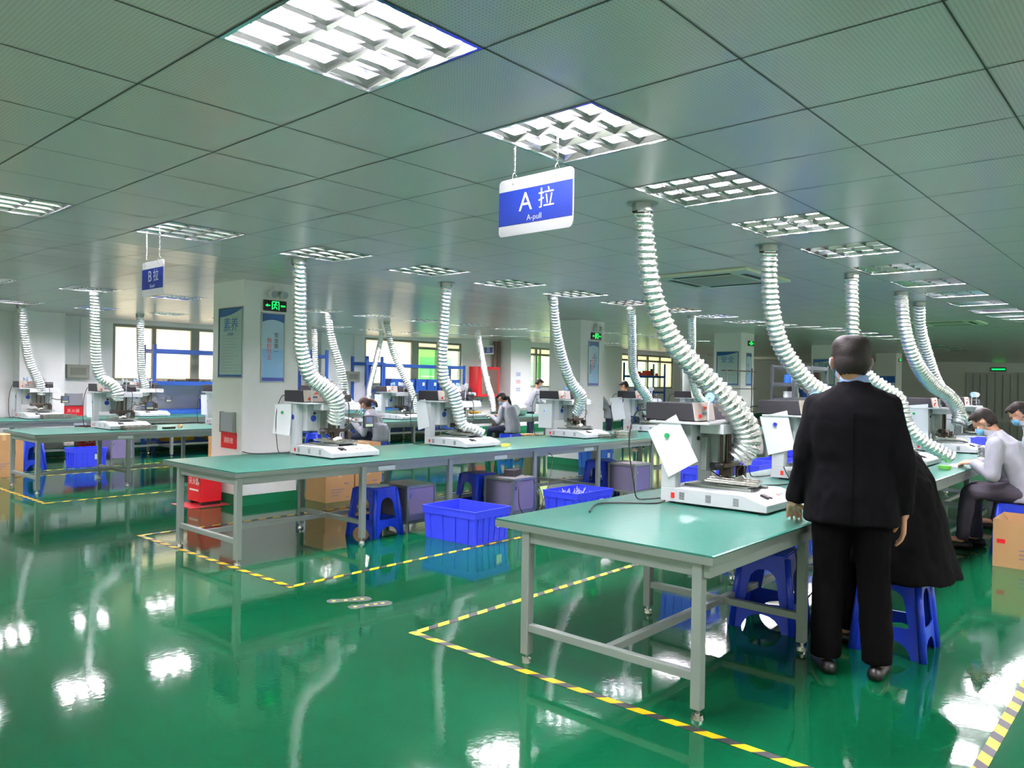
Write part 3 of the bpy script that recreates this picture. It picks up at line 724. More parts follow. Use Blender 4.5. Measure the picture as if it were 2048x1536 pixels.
DUCTS = [
 ('nearest and biggest foil duct, curving over the nearest soldering machine', [(3.95, 2.483, 2.594), (3.992, 2.487, 2.373), (4.045, 2.481, 2.136), (4.105, 2.457, 1.951), (4.192, 2.403, 1.77), (4.301, 2.323, 1.624), (4.416, 2.234, 1.486), (4.511, 2.161, 1.372), (4.582, 2.112, 1.253), (4.616, 2.096, 1.151), (4.608, 2.121, 1.077), (4.593, 2.15, 1.028)], [.064, .066, .068, .071, .075, .078, .083, .090, .096, .098, .092, .084]),
 ('foil duct that disappears behind the left shoulder of the standing man', [(5.715, 2.455, 2.595), (5.78, 2.474, 2.326), (5.859, 2.475, 2.06), (5.958, 2.444, 1.828), (6.078, 2.376, 1.652), (6.198, 2.299, 1.514), (6.348, 2.192, 1.416), (6.504, 2.084, 1.275)], [.072, .072, .073, .076, .078, .08, .08, .08]),
 ('foil duct rising above the standing man, its low end lying on the bench', [(7.566, 2.432, 2.591), (7.555, 2.418, 2.233), (7.554, 2.395, 1.901), (7.612, 2.31, 1.643), (7.721, 2.171, 1.504), (7.813, 2.054, 1.389), (7.849, 1.995, 1.155), (7.948, 1.867, .994), (8.105, 1.669, .853)], [.068]*9),
 ('foil duct bending over the machine of the seated man', [(9.339, 2.463, 2.56), (9.32, 2.42, 2.2), (9.38, 2.36, 1.92), (9.56, 2.3, 1.70), (9.9, 2.25, 1.54), (10.2, 2.18, 1.44), (10.4, 2.12, 1.31), (10.45, 2.09, 1.2), (10.42, 2.1, 1.08)], [.078, .078, .08, .085, .088, .09, .09, .088, .084]),
 ('rightmost foil duct, just behind the one over the seated man', [(10.563, 2.575, 2.56), (10.75, 2.6, 2.25), (11.05, 2.57, 1.87), (11.3, 2.52, 1.57), (11.7, 2.45, 1.33), (12.1, 2.38, 1.12), (12.5, 2.3, .98)], [.078, .078, .08, .085, .085, .08, .08]),
 ('foil duct in front of the near pillar, bulging over its machine', [(3.9, 6.072, 2.596), (3.978, 6.169, 2.32), (4.056, 6.282, 2.007), (4.122, 6.352, 1.775), (4.236, 6.375, 1.539), (4.377, 6.329, 1.42), (4.467, 6.305, 1.322), (4.51, 6.329, 1.198), (4.526, 6.383, 1.071)], [.068, .068, .07, .075, .09, .105, .115, .1, .09]),
 ('foil duct with its open end resting on a machine base', [(5.811, 6.149, 2.585), (5.874, 6.247, 2.181), (5.947, 6.347, 1.738), (6.005, 6.371, 1.513), (6.103, 6.33, 1.371), (6.181, 6.324, 1.17), (6.254, 6.313, .995), (6.361, 6.253, .95), (6.47, 6.202, .89)], [.068, .068, .07, .078, .095, .085, .078, .072, .068]),
 ('foil duct left of the second pillar, curving right over its machine', [(7.497, 5.997, 2.599), (7.745, 6.136, 2.181), (7.998, 6.219, 1.803), (8.227, 6.247, 1.508), (8.408, 6.228, 1.34), (8.471, 6.288, 1.187), (8.493, 6.371, 1.074)], [.068, .07, .08, .085, .1, .09, .08]),
 ('straight hanging foil duct right of the second pillar', [(9.072, 5.863, 2.601), (9.496, 6.11, 2.141), (9.862, 6.32, 1.712), (10.116, 6.369, 1.487), (10.385, 6.38, 1.293), (10.511, 6.445, 1.132), (10.554, 6.507, 1.07)], [.068, .068, .07, .08, .085, .08, .08]),
 ('thin straight foil duct seen behind the biggest duct', [(10.746, 5.836, 2.62), (11.115, 6.019, 2.222), (11.527, 6.232, 1.666), (11.834, 6.288, 1.331), (12.186, 6.233, 1.115), (12.505, 6.156, .981)], [.068, .068, .07, .075, .08, .08]),
 ('foil duct at left over the foil wrapped machine', [(4.051, 11.305, 2.65), (4.097, 11.401, 2.204), (4.154, 11.504, 1.72), (4.23, 11.505, 1.476), (4.351, 11.433, 1.372), (4.411, 11.409, 1.266), (4.421, 11.432, 1.159)], [.075, .075, .078, .085, .09, .1, .09]),
 ('foil duct sloping down right of the near pillar towards the bent woman', [(7.83, 11.266, 2.646), (7.923, 11.268, 2.189), (8.103, 11.21, 1.58), (8.173, 11.21, 1.227), (8.319, 11.11, 1.007), (8.537, 10.95, .88)], [.068, .075, .09, .085, .08, .085]),
 ('foil duct slanting down right of the bent woman', [(9.643, 11.902, 2.62), (9.691, 11.765, 2.096), (9.791, 11.572, 1.656), (9.877, 11.41, 1.316), (9.908, 11.321, 1.006), (9.909, 11.289, .87)], [.068, .072, .078, .078, .072, .062]),
 ('foil duct ending at the hands of the woman with a ponytail', [(12.296, 11.98, 2.66), (12.164, 11.717, 2.088), (12.042, 11.438, 1.538), (11.962, 11.19, 1.112), (11.875, 11.059, .84)], [.072, .078, .08, .082, .072]),
 ('leftmost foil duct, over the leftmost machine', [(4.11, 14.633, 2.655), (4.219, 14.814, 2.087), (4.307, 14.897, 1.751), (4.422, 14.915, 1.496), (4.491, 14.933, 1.324), (4.524, 14.985, 1.149)], [.078, .08, .085, .095, .095, .085]),
 ('foil duct hanging in front of the cream window at left', [(6.044, 14.651, 2.655), (6.124, 14.803, 2.091), (6.216, 14.941, 1.527), (6.28, 14.954, 1.337), (6.318, 14.993, 1.145)], [.075, .08, .085, .095, .085]),
 ('short foil duct seen just right of the near pillar duct', [(9.751, 14.53, 2.655), (9.764, 14.515, 2.033), (9.784, 14.492, 1.481), (9.79, 14.5, 1.2)], [.072, .072, .072, .072]),
 ('foil duct slanting left above the bent woman', [(11.977, 14.951, 2.655), (11.682, 14.834, 1.865), (11.432, 14.73, 1.259), (11.26, 14.531, .84)], [.068, .075, .08, .08]),
]
for lab, path, rad in DUCTS: duct(path, rad, lab)
# ================================================================ hanging row signs
def strokes(mb, segs, w, d=.001):
    for (x0, y0, x1, y1) in segs:
        a, b = Vector((x0, y0, 0)), Vector((x1, y1, 0)); n = (b-a).normalized(); p = Vector((-n.y, n.x, 0))*w/2
        mb.add([a-p, b-p, b+p, a+p, *[v+Vector((0, 0, d)) for v in (a-p, b-p, b+p, a+p)]], [(3, 2, 1, 0), (4, 5, 6, 7), (0, 1, 5, 4), (1, 2, 6, 5), (2, 3, 7, 6), (3, 0, 4, 7)])
def rounded(w, h, r, n=6):
    pts = []
    for cx, cy, a0 in ((w/2-r, h/2-r, 0), (-w/2+r, h/2-r, 90), (-w/2+r, -h/2+r, 180), (w/2-r, -h/2+r, 270)):
        for k in range(n+1): t = R(a0+90*k/n); pts.append((cx+r*math.cos(t), cy+r*math.sin(t)))
    return pts
def row_sign(loc, rz, w, h, letter, label, sub, chains):
    t = thing('hanging_sign', label, 'sign', loc, rz, 'blue row signs hung from the ceiling')
    M = frame((0, 0, 0), (0, -1, 0))            # x right = -Y, z out = -X
    MB().prism(rounded(w, h, .022), -.004, .004, 'z').xf(M).build('board', sign_white, t, bevel=.001)
    def face(s, sg):
        f = MB(); f.box(-w/2+.001, w/2-.001, -h*.31, h*.29, .004, .0046).xf(s).build('blue_panel', sign_blue, t)
        text(letter, .118*h/.26, sg, 'letter', t, s @ Matrix.Translation((-.052*w/.43, .012, .0046)), .0006)
        text('拉', .095*h/.26, sg, 'letter', t, s @ Matrix.Translation((.068*w/.43, .012, .0046)), .0006)
        text(sub, .036*h/.26, sg, 'small_lettering', t, s @ Matrix.Translation((.0, -h*.225, .0046)), .0005)
    face(M, sign_white); face(M @ Matrix.Rotation(math.pi, 4, 'Y'), sign_white)
    for sy in chains:
        c = MB(); top = zc(loc[0], loc[1])-loc[2]; z = h/2-.012
        c.tube([(0, -sy+.0, z-.02), (-.012, -sy, z-.012), (-.014, -sy, z+.02), (0, -sy, z+.04), (.014, -sy, z+.02), (.012, -sy, z-.012), (0, -sy, z-.02)], .0018, 6, smooth=3)
        k = z+.035; i = 0
        while k < top-.005:
            A = Matrix.Translation((0, -sy, k)) @ Matrix.Rotation(R(90*(i % 2)), 4, 'Z')
            c.tube([A @ Vector(v) for v in ((.004, 0, 0), (.004, 0, .014), (-.004, 0, .014), (-.004, 0, 0), (.004, 0, 0))], .0013, 4); k += .012; i += 1
        c.build('chain', bright_metal, t)
    return t
row_sign((2.62, 2.207, 2.30), 0, .43, .262, 'A', 'large blue sign reading A with a Chinese character, hanging by two chains', 'A-pull', (-.125, .125))
row_sign((2.44, 5.70, 2.22), 0, .355, .25, 'B', 'smaller blue sign reading B with a Chinese character, hanging at left', 'B-pull', (-.115, .105))
o = row_sign((16.9, 15.2, 2.45), 0, .33, .25, '区', 'tiny distant blue hanging sign in front of the window wall', 'C-pull', (-.1, .1)) if False else None

# ================================================================ pillar posters and exit lights
poster_glass = mat('poster_sheet_pale_blue', '#a8c6dc', .15, spec=.5)
poster_mid = mat('poster_blue_sky', '#7fb2dc', .15)
poster_green = mat('poster_sheet_grey_green', '#9fb9b4', .12)
poster_dkblue = mat('poster_dark_blue', '#2f5f9c', .15)
poster_bar = mat('poster_indigo_bar', '#3c4fa4', .15)
def slogan_poster(x, y, z, w, h, label, cols, sizes=.1):
    """narrow vertical poster on the aisle face of a pillar; x,z = centre"""
    t = thing('slogan_poster', label, 'poster', (x, y, z), 0)
    M = frame((0, 0, 0), (1, 0, 0))              # z out = -Y
    f = MB()
    for a in ((-w/2, -w/2+.012, -h/2, h/2), (w/2-.012, w/2, -h/2, h/2), (-w/2, w/2, h/2-.012, h/2), (-w/2, w/2, -h/2, -h/2+.012)): f.box(*a, 0, .012)
    f.xf(M).build('frame', grey_alu, t)
    MB().box(-w/2+.01, w/2-.01, -h/2+.01, h/2-.01, 0, .005).xf(M).build('print', poster_glass, t)
    a = [(-w/2+.012, h/2-.012), (-w/2+.012, h*.36)]
    for k in range(9): u = -1+k/4; a.append(((w/2-.012)*u, h*.40-.0*u - .04*h*(u*u)))
    a += [(w/2-.012, h*.36), (w/2-.012, h/2-.012)]
    MB().prism(a, .005, .0058, 'z').xf(M).build('blue_header', poster_dkblue, t)
    MB().box(-w/2+.012, w/2-.012, -h*.48, -h*.43, .005, .0058).xf(M).build('bottom_bar', poster_bar, t)
    MB().box(-w/2+.012, w/2-.012, -h*.43, -h*.02, .005, .0054).xf(M).build('sky_tint', poster_mid, t)
    for (s, cx, cy, m_, sz) in cols: text(s, sz, m_, 'slogan', t, M @ Matrix.Translation((cx, cy, .006)), .0006, vert=True, spacing=1.02)
    return t
slogan_poster(4.985, PY-.001, 1.87, .32, .84, 'tall pale blue slogan poster in black and red characters on the near pillar', [('安全第一', .045, .05, black_ink, .066), ('预防为主', -.05, -.02, red_ink, .066)])
slogan_poster(11.6, PY-.001, 1.865, .33, .84, 'tall blue slogan poster on the second pillar under its exit light', [('人人讲安全', .09, .1, blue_ink, .05), ('事事为安全', .03, .05, black_ink, .05), ('时时想安全', -.03, 0, red_ink, .05), ('处处要安全', -.09, -.06, black_ink, .05)])
slogan_poster(18.24, PY-.001, 1.91, .3, .83, 'narrow dark blue slogan poster on the third pillar', [('质量第一', .03, .0, red_ink, .07), ('用户至上', -.05, .0, blue_ink, .07)])
def rule_poster(x, y, z, w, h, label, title):
    """wide framed poster on the near (low X) face of a pillar; y,z centre"""
    t = thing('rules_poster', label, 'poster', (x, y, z), 0)
    M = frame((0, 0, 0), (0, -1, 0))
    f = MB()
    for a in ((-w/2, -w/2+.012, -h/2, h/2), (w/2-.012, w/2, -h/2, h/2), (-w/2, w/2, h/2-.012, h/2), (-w/2, w/2, -h/2, -h/2+.012)): f.box(*a, 0, .012)
    f.xf(M).build('frame', grey_alu, t)
    MB().box(-w/2+.01, w/2-.01, -h/2+.01, h/2-.01, 0, .005).xf(M).build('print', poster_green, t)
    a = [(-w/2+.012, h/2-.012), (-w/2+.012, h*.38)]
    for k in range(9): u = k/8; a.append((-w/2+.012+(w-.024)*u, h*(.37+.11*u*u)))
    a += [(w/2-.012, h/2-.012)]
    MB().prism(a, .005, .0058, 'z').xf(M).build('blue_wave', poster_dkblue, t)
    b = MB(); b.box(-w/2+.012, -w/2+.03, -h/2+.012, h/2-.012, .005, .0055); b.box(w/2-.03, w/2-.012, -h/2+.012, h/2-.012, .005, .0055); b.box(-w/2+.012, w/2-.012, -h*.485, -h*.455, .005, .006)
    b.xf(M).build('blue_border', poster_dkblue, t)
    text(title, .17*w/.56, blue_ink, 'title', t, M @ Matrix.Translation((0, h*.24, .006)), .0006)
    l = MB(); rn = random.Random(3)
    for k in range(13):
        yy = h*.10-k*h*.042; x1 = rn.uniform(.0, .22)*w/.56
        l.box(-w*.36, x1, yy-.004, yy+.004, .005, .0062)
    l.xf(M).build('text_lines', soft_ink, t)
    text('素养标准', .035, blue_ink, 'subtitle', t, M @ Matrix.Translation((0, h*.12, .006)), .0005) if title == '素养' else None
    return t
rule_poster(4.599, 8.58, 1.92, .58, .84, 'framed grey green poster with two large characters on the shaded side of the near pillar', '素养')
rule_poster(17.799, 8.65, 1.93, .6, .84, 'framed blue bordered safety poster on the third pillar', '安全')
rule_poster(24.399, 8.62, 1.96, .68, .84, 'framed poster on the fourth pillar, left of the standing man', '节约')
exit_black = mat('black_glossy_panel', '#0b1210', .15)
exit_green = mat('glowing_green_symbol', '#10e060', .4, emit='#10ff60', es=2.4)
def exit_light(x, y, z, label, lamps=True, w=.30, h=.13):
    t = thing('exit_light', label, 'exit light', (x, y, z), 0)
    M = frame((0, 0, 0), (1, 0, 0))
    MB().box(-w/2, w/2, -h/2, h/2, .0, .028).xf(M).build('panel', exit_black, t, bevel=.003)
    g = MB(); s = h/.13
    strokes(g, [(-.045*s, -.048*s, -.045*s, .048*s), (-.045*s, .048*s, .045*s, .048*s), (.045*s, .048*s, .045*s, -.048*s), (-.13*s, 0, -.07*s, 0)], .009*s)
    g.add([(-.135*s, 0, 0), (-.105*s, .018*s, 0), (-.105*s, -.018*s, 0)], [(0, 1, 2)])
    # running figure in the doorway
    strokes(g, [(-.005*s, .022*s, -.012*s, -.008*s), (-.012*s, -.008*s, .014*s, -.024*s), (.014*s, -.024*s, .02*s, -.042*s), (-.012*s, -.008*s, -.02*s, -.03*s), (-.02*s, -.03*s, -.034*s, -.036*s), (-.006*s, .02*s, -.028*s, .008*s), (-.004*s, .02*s, .022*s, .006*s)], .008*s)
    g.cyl((.004*s, .034*s, 0), (.004*s, .034*s, .001), .008*s, n=12)
    g.xf(M @ Matrix.Translation((0, 0, .029))).build('running_man_symbol', exit_green, t)
    text('安全出口', .026*s, exit_green, 'lettering', t, M @ Matrix.Translation((.1*s, 0, .029)), .0005, sx=.62)
    if lamps:
        for dx in (-.06, .08):
            l = MB().cyl((dx, -.02, .14), (dx, -.10, .13), .045, .05, 20).build('emergency_lamp', lamp_white, t, bevel=.004)
            MB().cyl((dx, -.10, .13), (dx, -.104, .1295), .043, n=20).build('lamp_lens', acry, l)
        MB().box(-.04, .05, -.06, 0, .17, .24).build('battery_box', lamp_white, t, bevel=.006)
    return t
exit_light(5.0, PY-.001, 2.375, 'green glowing exit light with two emergency lamps on the near pillar')
exit_light(11.66, PY-.001, 2.375, 'green glowing exit light on the second pillar', True)
exit_light(18.32, PY-.001, 2.56, 'small distant green exit light on the third pillar', False)
exit_light(31.4, PY-.001, 2.56, 'tiny green exit light on the fifth pillar', False, .26, .12)
t = thing('exit_light', 'green exit bar over the pale far end doors', 'exit light', (XE-.02, 6.8, 2.45), -math.pi/2)
MB().box(-.3, .3, -.03, .0, -.09, .09).build('panel', exit_black, t); MB().box(-.27, .27, -.034, -.031, -.03, .04).build('glowing_bar', exit_green, t)

# wall boxes: clear acrylic holder over a red label
def label_board(x, y, z, label, txt):
    t = thing('notice_holder', label, 'notice holder', (x, y, z), 0)
    M = frame((0, 0, 0), (0, -1, 0))
    MB().box(-.15, .15, 0, .23, 0, .04).xf(M).build('clear_pocket', acry, t, bevel=.004)
    for a in (-.155, .14): MB().box(a, a+.015, -.01, .235, 0, .045).xf(M).build('side_frame', grey_alu, t)
    MB().box(-.18, .18, -.2, -.01, 0, .008).xf(M).build('red_plate', red_box, t)
    text(txt, .075, red_text, 'lettering', t, M @ Matrix.Translation((0, -.11, .0085)), .0006)
    return t
label_board(4.598, 8.59, .86, 'clear pocket over a red plate with white characters on the near pillar', '消防栓')
o = label_board(5.45, YW-.002, .92, 'clear pocket over a red plate on the wall behind the leftmost bench', '灭火器'); o.rotation_euler[2] = math.pi/2
def extinguisher_box(x, y, rz, label, w=.36, d=.24, h=.56):
    t = thing('fire_extinguisher_box', label, 'fire extinguisher box', (x, y, 0), rz, 'red fire extinguisher boxes')
    MB().box(-w/2, w/2, -d/2, d/2, .04, h).build('box_body', red_box, t, bevel=.004)
    MB().box(-w/2+.02, w/2-.02, -d/2-.006, -d/2, .07, h-.04).build('door', red_box, t, bevel=.002)
    MB().box(-w/2-.008, w/2+.008, -d/2-.008, d/2+.008, h, h+.02).build('lid', red_box, t, bevel=.003)
    for x_ in (-w/2+.04, w/2-.04): MB().box(x_-.025, x_+.025, -d/2+.01, d/2-.01, 0, .04).build('foot', black_pl, t)
    M = frame((0, -d/2-.0065, 0), (1, 0, 0))
    text('灭火器', .085, red_text, 'lettering', t, M @ Matrix.Translation((0, .27, 0)), .0006)
    MB().box(-.11, .11, .165, .185, 0, .001).xf(M).build('small_lettering', red_text, t)
    MB().box(w/2-.045, w/2-.03, -d/2-.02, -d/2-.006, .28, .36).build('handle', bright_metal, t)
    return t
extinguisher_box(4.62-.22, 8.78, -math.pi/2, 'red fire extinguisher box with white characters at the foot of the near pillar', .34, .25, .50)
tag(MB().box(4.1, 4.58, 8.5, 9.0, .0008, .004).build('red_floor_sheet', mat('red_floor_vinyl', '#d8404a', .3)), 'thin red sheet on the floor under the extinguisher box', 'floor sheet')
extinguisher_box(5.5, 15.5, 0, 'red fire extinguisher box standing by the wall behind the leftmost benches', .40, .26, .62)

# ================================================================ stools
def make_stool():
    t = bpy.data.objects.new('plastic_stool', None); COL.objects.link(t)
    H_ = .465; tw, bw = .135, .185
    s = MB(); s.prism(rounded(2*tw+.02, 2*tw+.02, .03), H_-.02, H_, 'z'); s.prism(rounded(2*tw-.01, 2*tw-.01, .03), H_-.0, H_+.004, 'z')
    s = s.build('seat', blue_pl, t, bevel=.006)
    MB().cyl((0, 0, H_+.003), (0, 0, H_+.0052), .022, n=20).build('grip_hole', black_pl, s)
    for k in range(4):
        M = Matrix.Rotation(k*math.pi/2, 4, 'Z'); mb = MB(); rows_ = []
        zs = [0, .02, .05, .075, .092, .10, .165, .17, .19, .22, .26, .30, .33, .352, .366, .372, H_-.05, H_-.02, H_-.008]
        def wide(z):
            if z < .10: return .66*math.sqrt(max(0, 1-(z/.10)**2))
            if z < .168: return 0
            if z > .3715: return 0
            if z > .30: return .52*math.sqrt(max(0, 1-((z-.30)/.072)**2))
            return .52+.1*(.30-z)/.13
        vs = []; fs = []
        for z in zs:
            hw = bw+(tw+.008-bw)*(z/H_)**1.15
            off = hw; w_ = wide(z)
            vs += [(-hw, -off, z), (-hw*w_, -off-.006*(1-w_), z), (hw*w_, -off-.006*(1-w_), z), (hw, -off, z)]
        for i in range(len(zs)-1):
            a = i*4; b = a+4
            fs += [(a, a+1, b+1, b), (a+2, a+3, b+3, b+2)]
        mb.add(vs, fs).xf(M)
        o = mb.build('side_panel', blue_pl, t, recalc=False); m = o.modifiers.new('thick', 'SOLIDIFY'); m.thickness = .006; m.offset = -1
        # corner post
        c = MB().tube([(-bw, -bw, 0), (-(bw*.5+tw*.5+.004), -(bw*.5+tw*.5+.004), H_*.5), (-tw-.006, -tw-.006, H_-.015)], [.022, .021, .02], 8).xf(M)
        c.build('leg', blue_pl, t, smooth=True)
    return t
stool0 = make_stool(); first = True
STOOLS = [(4.70, 5.93, .1, 'blue plastic stool under the second bench, its seat piled with papers, nearest to us'),
 (6.28, 6.07, -.1, 'blue plastic stool under the second bench between two purple cabinets'),
 (8.6, 6.0, .2, 'blue plastic stool under the second bench, left of the third purple cabinet'),
 (4.72, 1.98, .12, 'dark blue stool pushed under the nearest bench, left of the standing man'),
 (4.80, 1.27, .05, 'blue stool carrying the crouched person in the black coat'),
 (3.95, 13.7, .3, 'blue stool at far left under the bench by the windows, beside a carton'),
 (8.5, 12.5, .1, 'blue stool seen under the head of the near pillar machine'),
 (8.18, 10.32, .2, 'blue stool of the woman with bent head'),
 (11.55, 10.28, 0, 'blue stool of the woman with the ponytail'),
 (8.35, 1.17, .05, 'blue stool of the seated man in light grey at right'),
 (9.75, 1.15, .1, 'blue stool of the half seen person at the right edge')]
for x, y, a, lab in STOOLS:
    o = stool0 if first else dup(stool0); first = False
    o.location = (x, y, 0); o.rotation_euler = (0, 0, a); tag(o, lab, 'stool', 'blue plastic stools')
bx = MB(); 
for k in range(3): bx.box(-.12+.03*k, .09+.015*k, -.10, .10-.02*k, .470+.002*k, .4715+.002*k, Matrix.Rotation(.3*k, 4, 'Z'))
o = bx.build('papers', paper); o.location = (4.70, 5.93, 0); tag(o, 'loose papers on the seat of the nearest stool under the second bench', 'papers')

# ================================================================ plastic crates
def crate(x, y, rz, w, d, h, m, label, z=0, content=False, ribs=6, group='blue plastic crates'):
    t = thing('plastic_crate', label, 'crate', (x, y, z), rz, group)
    b = MB(); k = .94; th = .006
    o0 = [(-w/2*k, -d/2*k, 0), (w/2*k, -d/2*k, 0), (w/2*k, d/2*k, 0), (-w/2*k, d/2*k, 0)]; o1 = [(-w/2, -d/2, h), (w/2, -d/2, h), (w/2, d/2, h), (-w/2, d/2, h)]
    b.add(o0+o1, [(3, 2, 1, 0), (0, 1, 5, 4), (1, 2, 6, 5), (2, 3, 7, 6), (3, 0, 4, 7)])
    b = b.build('crate_body', m, t, recalc=False); s = b.modifiers.new('thick', 'SOLIDIFY'); s.thickness = th; s.offset = -1
    r = MB(); e = .012
    for a in ((-w/2-e, w/2+e, -d/2-e, -d/2+.004), (-w/2-e, w/2+e, d/2-.004, d/2+e), (-w/2-e, -w/2+.004, -d/2, d/2), (w/2-.004, w/2+e, -d/2, d/2)):
        r.box(*a, h-.012, h); 
    e2 = .006
    for a in ((-w/2-e2, w/2+e2, -d/2-e2, -d/2), (-w/2-e2, w/2+e2, d/2, d/2+e2), (-w/2-e2, -w/2, -d/2, d/2), (w/2, w/2+e2, -d/2, d/2)): r.box(*a, h-.07, h-.012)
    r.build('rim', m, t)
    q = MB()
    for s_ in (-1, 1):
        for i in range(ribs):
            f = -1+2*(i+.5)/ribs
            q.add([(w/2*k*f-.004, s_*d/2*k, .01), (w/2*k*f+.004, s_*d/2*k, .01), (w/2*f+.004, s_*d/2, h-.07), (w/2*f-.004, s_*d/2, h-.07),
                   (w/2*k*f-.004, s_*(d/2*k+.008), .01), (w/2*k*f+.004, s_*(d/2*k+.008), .01), (w/2*f+.004, s_*(d/2+.008), h-.07), (w/2*f-.004, s_*(d/2+.008), h-.07)], [(4, 5, 6, 7), (0, 4, 7, 3), (1, 2, 6, 5)])
        for i in range(max(3, ribs-2)):
            f = -1+2*(i+.5)/max(3, ribs-2)
            q.add([(s_*w/2*k, d/2*k*f-.004, .01), (s_*w/2*k, d/2*k*f+.004, .01), (s_*w/2, d/2*f+.004, h-.07), (s_*w/2, d/2*f-.004, h-.07),
                   (s_*(w/2*k+.008), d/2*k*f-.004, .01), (s_*(w/2*k+.008), d/2*k*f+.004, .01), (s_*(w/2+.008), d/2*f+.004, h-.07), (s_*(w/2+.008), d/2*f-.004, h-.07)], [(4, 5, 6, 7), (0, 4, 7, 3), (1, 2, 6, 5)])
    q.build('rib', m, t)['kind'] = 'stuff'
    MB().box(w*.12, w*.12+.075, -d/2*.97-.014, -d/2*.97-.012, h*.42, h*.42+.085).build('label_sticker', paper, t)
    return t
crate(5.225, 5.20, R(3), .50, .66, .31, crate_blue, 'bright blue open crate on the floor in front of the second bench')
crate(4.80, 13.66, R(0), .50, .40, .31, crate_blue, 'bright blue open crate under the third bench at left')
c = crate(6.95, 5.15, R(0), .66, .46, .31, crate_blue, 'blue open crate with clear scraps, showing behind the nearest bench corner')
sc = MB(); rn = random.Random(5)
for k in range(46):
    p = Vector((6.95+rn.uniform(-.22, .22), 5.15+rn.uniform(-.14, .14), .2+rn.uniform(0, .05))); a = Vector((rn.uniform(-.05, .05), rn.uniform(-.05, .05), rn.uniform(.02, .09)))
    sc.tube([p, p+a*.6+Vector((.01, 0, 0)), p+a], .004, 5)
o = sc.build('clear_scraps', mat('clear_plastic_scraps', '#c9ccd4', .25)); o['kind'] = 'stuff'; tag(o, 'tangle of clear plastic scraps in the blue crate behind the nearest bench', 'scraps')
for k, (x, y, z, lab) in enumerate([(8.35, 3.75, 0, 'lower blue crate of the near stack seen past the nearest machine'), (8.35, 3.75, .315, 'upper blue crate of the near stack seen past the nearest machine'), (9.0, 3.70, 0, 'lower blue crate of the second stack beside it'), (9.0, 3.70, .315, 'upper blue crate of the second stack, just right of the duct mouth'), (9.65, 3.7, 0, 'lowest blue crate of the tallest stack behind the paper sheet'), (9.65, 3.7, .315, 'middle blue crate of the tallest stack behind the paper sheet'), (9.65, 3.7, .63, 'top blue crate of the tallest stack behind the paper sheet')]):
    crate(x, y, 0, .56, .42, .31, crate_blue, lab, z)
crate(6.6, 3.55, 0, .5, .36, .30, crate_blue, 'blue crate seen between the posts of the nearest machine', .45)
t = thing('low_trolley', 'low grey trolley under the blue crate behind the nearest machine', 'trolley', (6.6, 3.55, 0)); MB().box(-.28, .28, -.22, .22, .41, .445).build('deck', grey_alu, t)
for sx in (-.24, .24):
    for sy in (-.18, .18): MB().box(sx-.015, sx+.015, sy-.015, sy+.015, 0, .41).build('leg', grey_steel, t)
crate(11.3, 8.0, 0, .5, .42, .42, bin_blue, 'plain mid blue bin standing against the second pillar', 0, ribs=2)
crate(5.2, 9.75, 0, .4, .4, .38, bin_blue, 'dark blue bin behind the near pillar, left of the red box', 0, ribs=2)
crate(10.85, 1.62+.25, 0, .34, .26, .16, crate_blue, 'small blue bin on the bench in front of the face of the seated man', HT)

# ================================================================ purple cabinets with aluminium edges
def cabinet(x, y, label, w=.36, d=.40, h=.46):
    t = thing('tool_cabinet', label, 'cabinet', (x, y, 0), 0, 'purple panelled cabinets under the benches')
    f = MB(); e = .012
    for sx in (0, w):
        for sy in (0, d): f.box(sx-e, sx+e, sy-e, sy+e, .10, h)
    for z in (.10, h-.012):
        f.box(0, w, -e, e, z-e, z+e); f.box(0, w, d-e, d+e, z-e, z+e); f.box(-e, e, 0, d, z-e, z+e); f.box(w-e, w+e, 0, d, z-e, z+e)
    f.build('aluminium_edging', grey_alu, t)
    MB().box(-.004, w+.004, -.004, d+.004, h-.006, h+.004).build('top_panel', mat('scuffed_steel_top', '#8e8f92', .3, .5), t)
    MB().box(0, w, .002, d, .105, h-.01).build('side_panels', dpurple, t)
    dr = MB().box(.014, w-.014, -.006, .004, .118, h-.03).build('door', purple, t, bevel=.002)
    MB().box(.03, .045, -.016, -.006, h-.12, h-.08).build('handle', bright_metal, dr)
    for sx in (.0, w):
        for sy in (0, d): MB().box(sx-.01, sx+.01, sy-.01, sy+.01, 0, .10).build('leg', grey_steel, t)
    return t
cabinet(4.95, 5.75, 'purple aluminium edged cabinet behind the big blue crate') ; 
cabinet(6.14, 5.42, 'purple cabinet under the second bench with a black power box on top')
cabinet(8.45, 5.36, 'purple cabinet under the second bench, right of the third stool')
cabinet(5.13, 13.5, 'purple cabinet under the third bench at left, right of the blue crate')
cabinet(9.0, 12.6, 'small purple cabinet seen beyond the third bench, left of the bent woman')
t = thing('power_adapter', 'black power box lying on the purple cabinet', 'power box', (6.36, 5.62, .464), .4)
MB().box(-.10, .10, -.07, .07, 0, .075).build('case', black_pl, t, bevel=.006); MB().box(-.03, .03, -.072, -.07, .02, .05).build('socket', black_case, t)
def cable(pts, label, r=.0045, m=cable_m, sm=8, name='power_cable'):
    o = MB().tube(pts, r, 8, smooth=sm).build(name, m, smooth=True); return tag(o, label, 'cable')
cable([(6.3, 5.56, .49), (6.18, 5.38, .40), (6.15, 5.33, .18), (6.32, 5.36, .06), (6.6, 5.42, .10), (6.85, 5.5, .35), (6.98, 5.55, .62), (6.95, 5.6, .69)], 'black cable looping from the power box up to the bench')
cable([(6.42, 5.55, .50), (6.5, 5.36, .36), (6.54, 5.33, .16), (6.48, 5.36, .03)], 'thin black cable hanging in front of the purple cabinet', .0035)
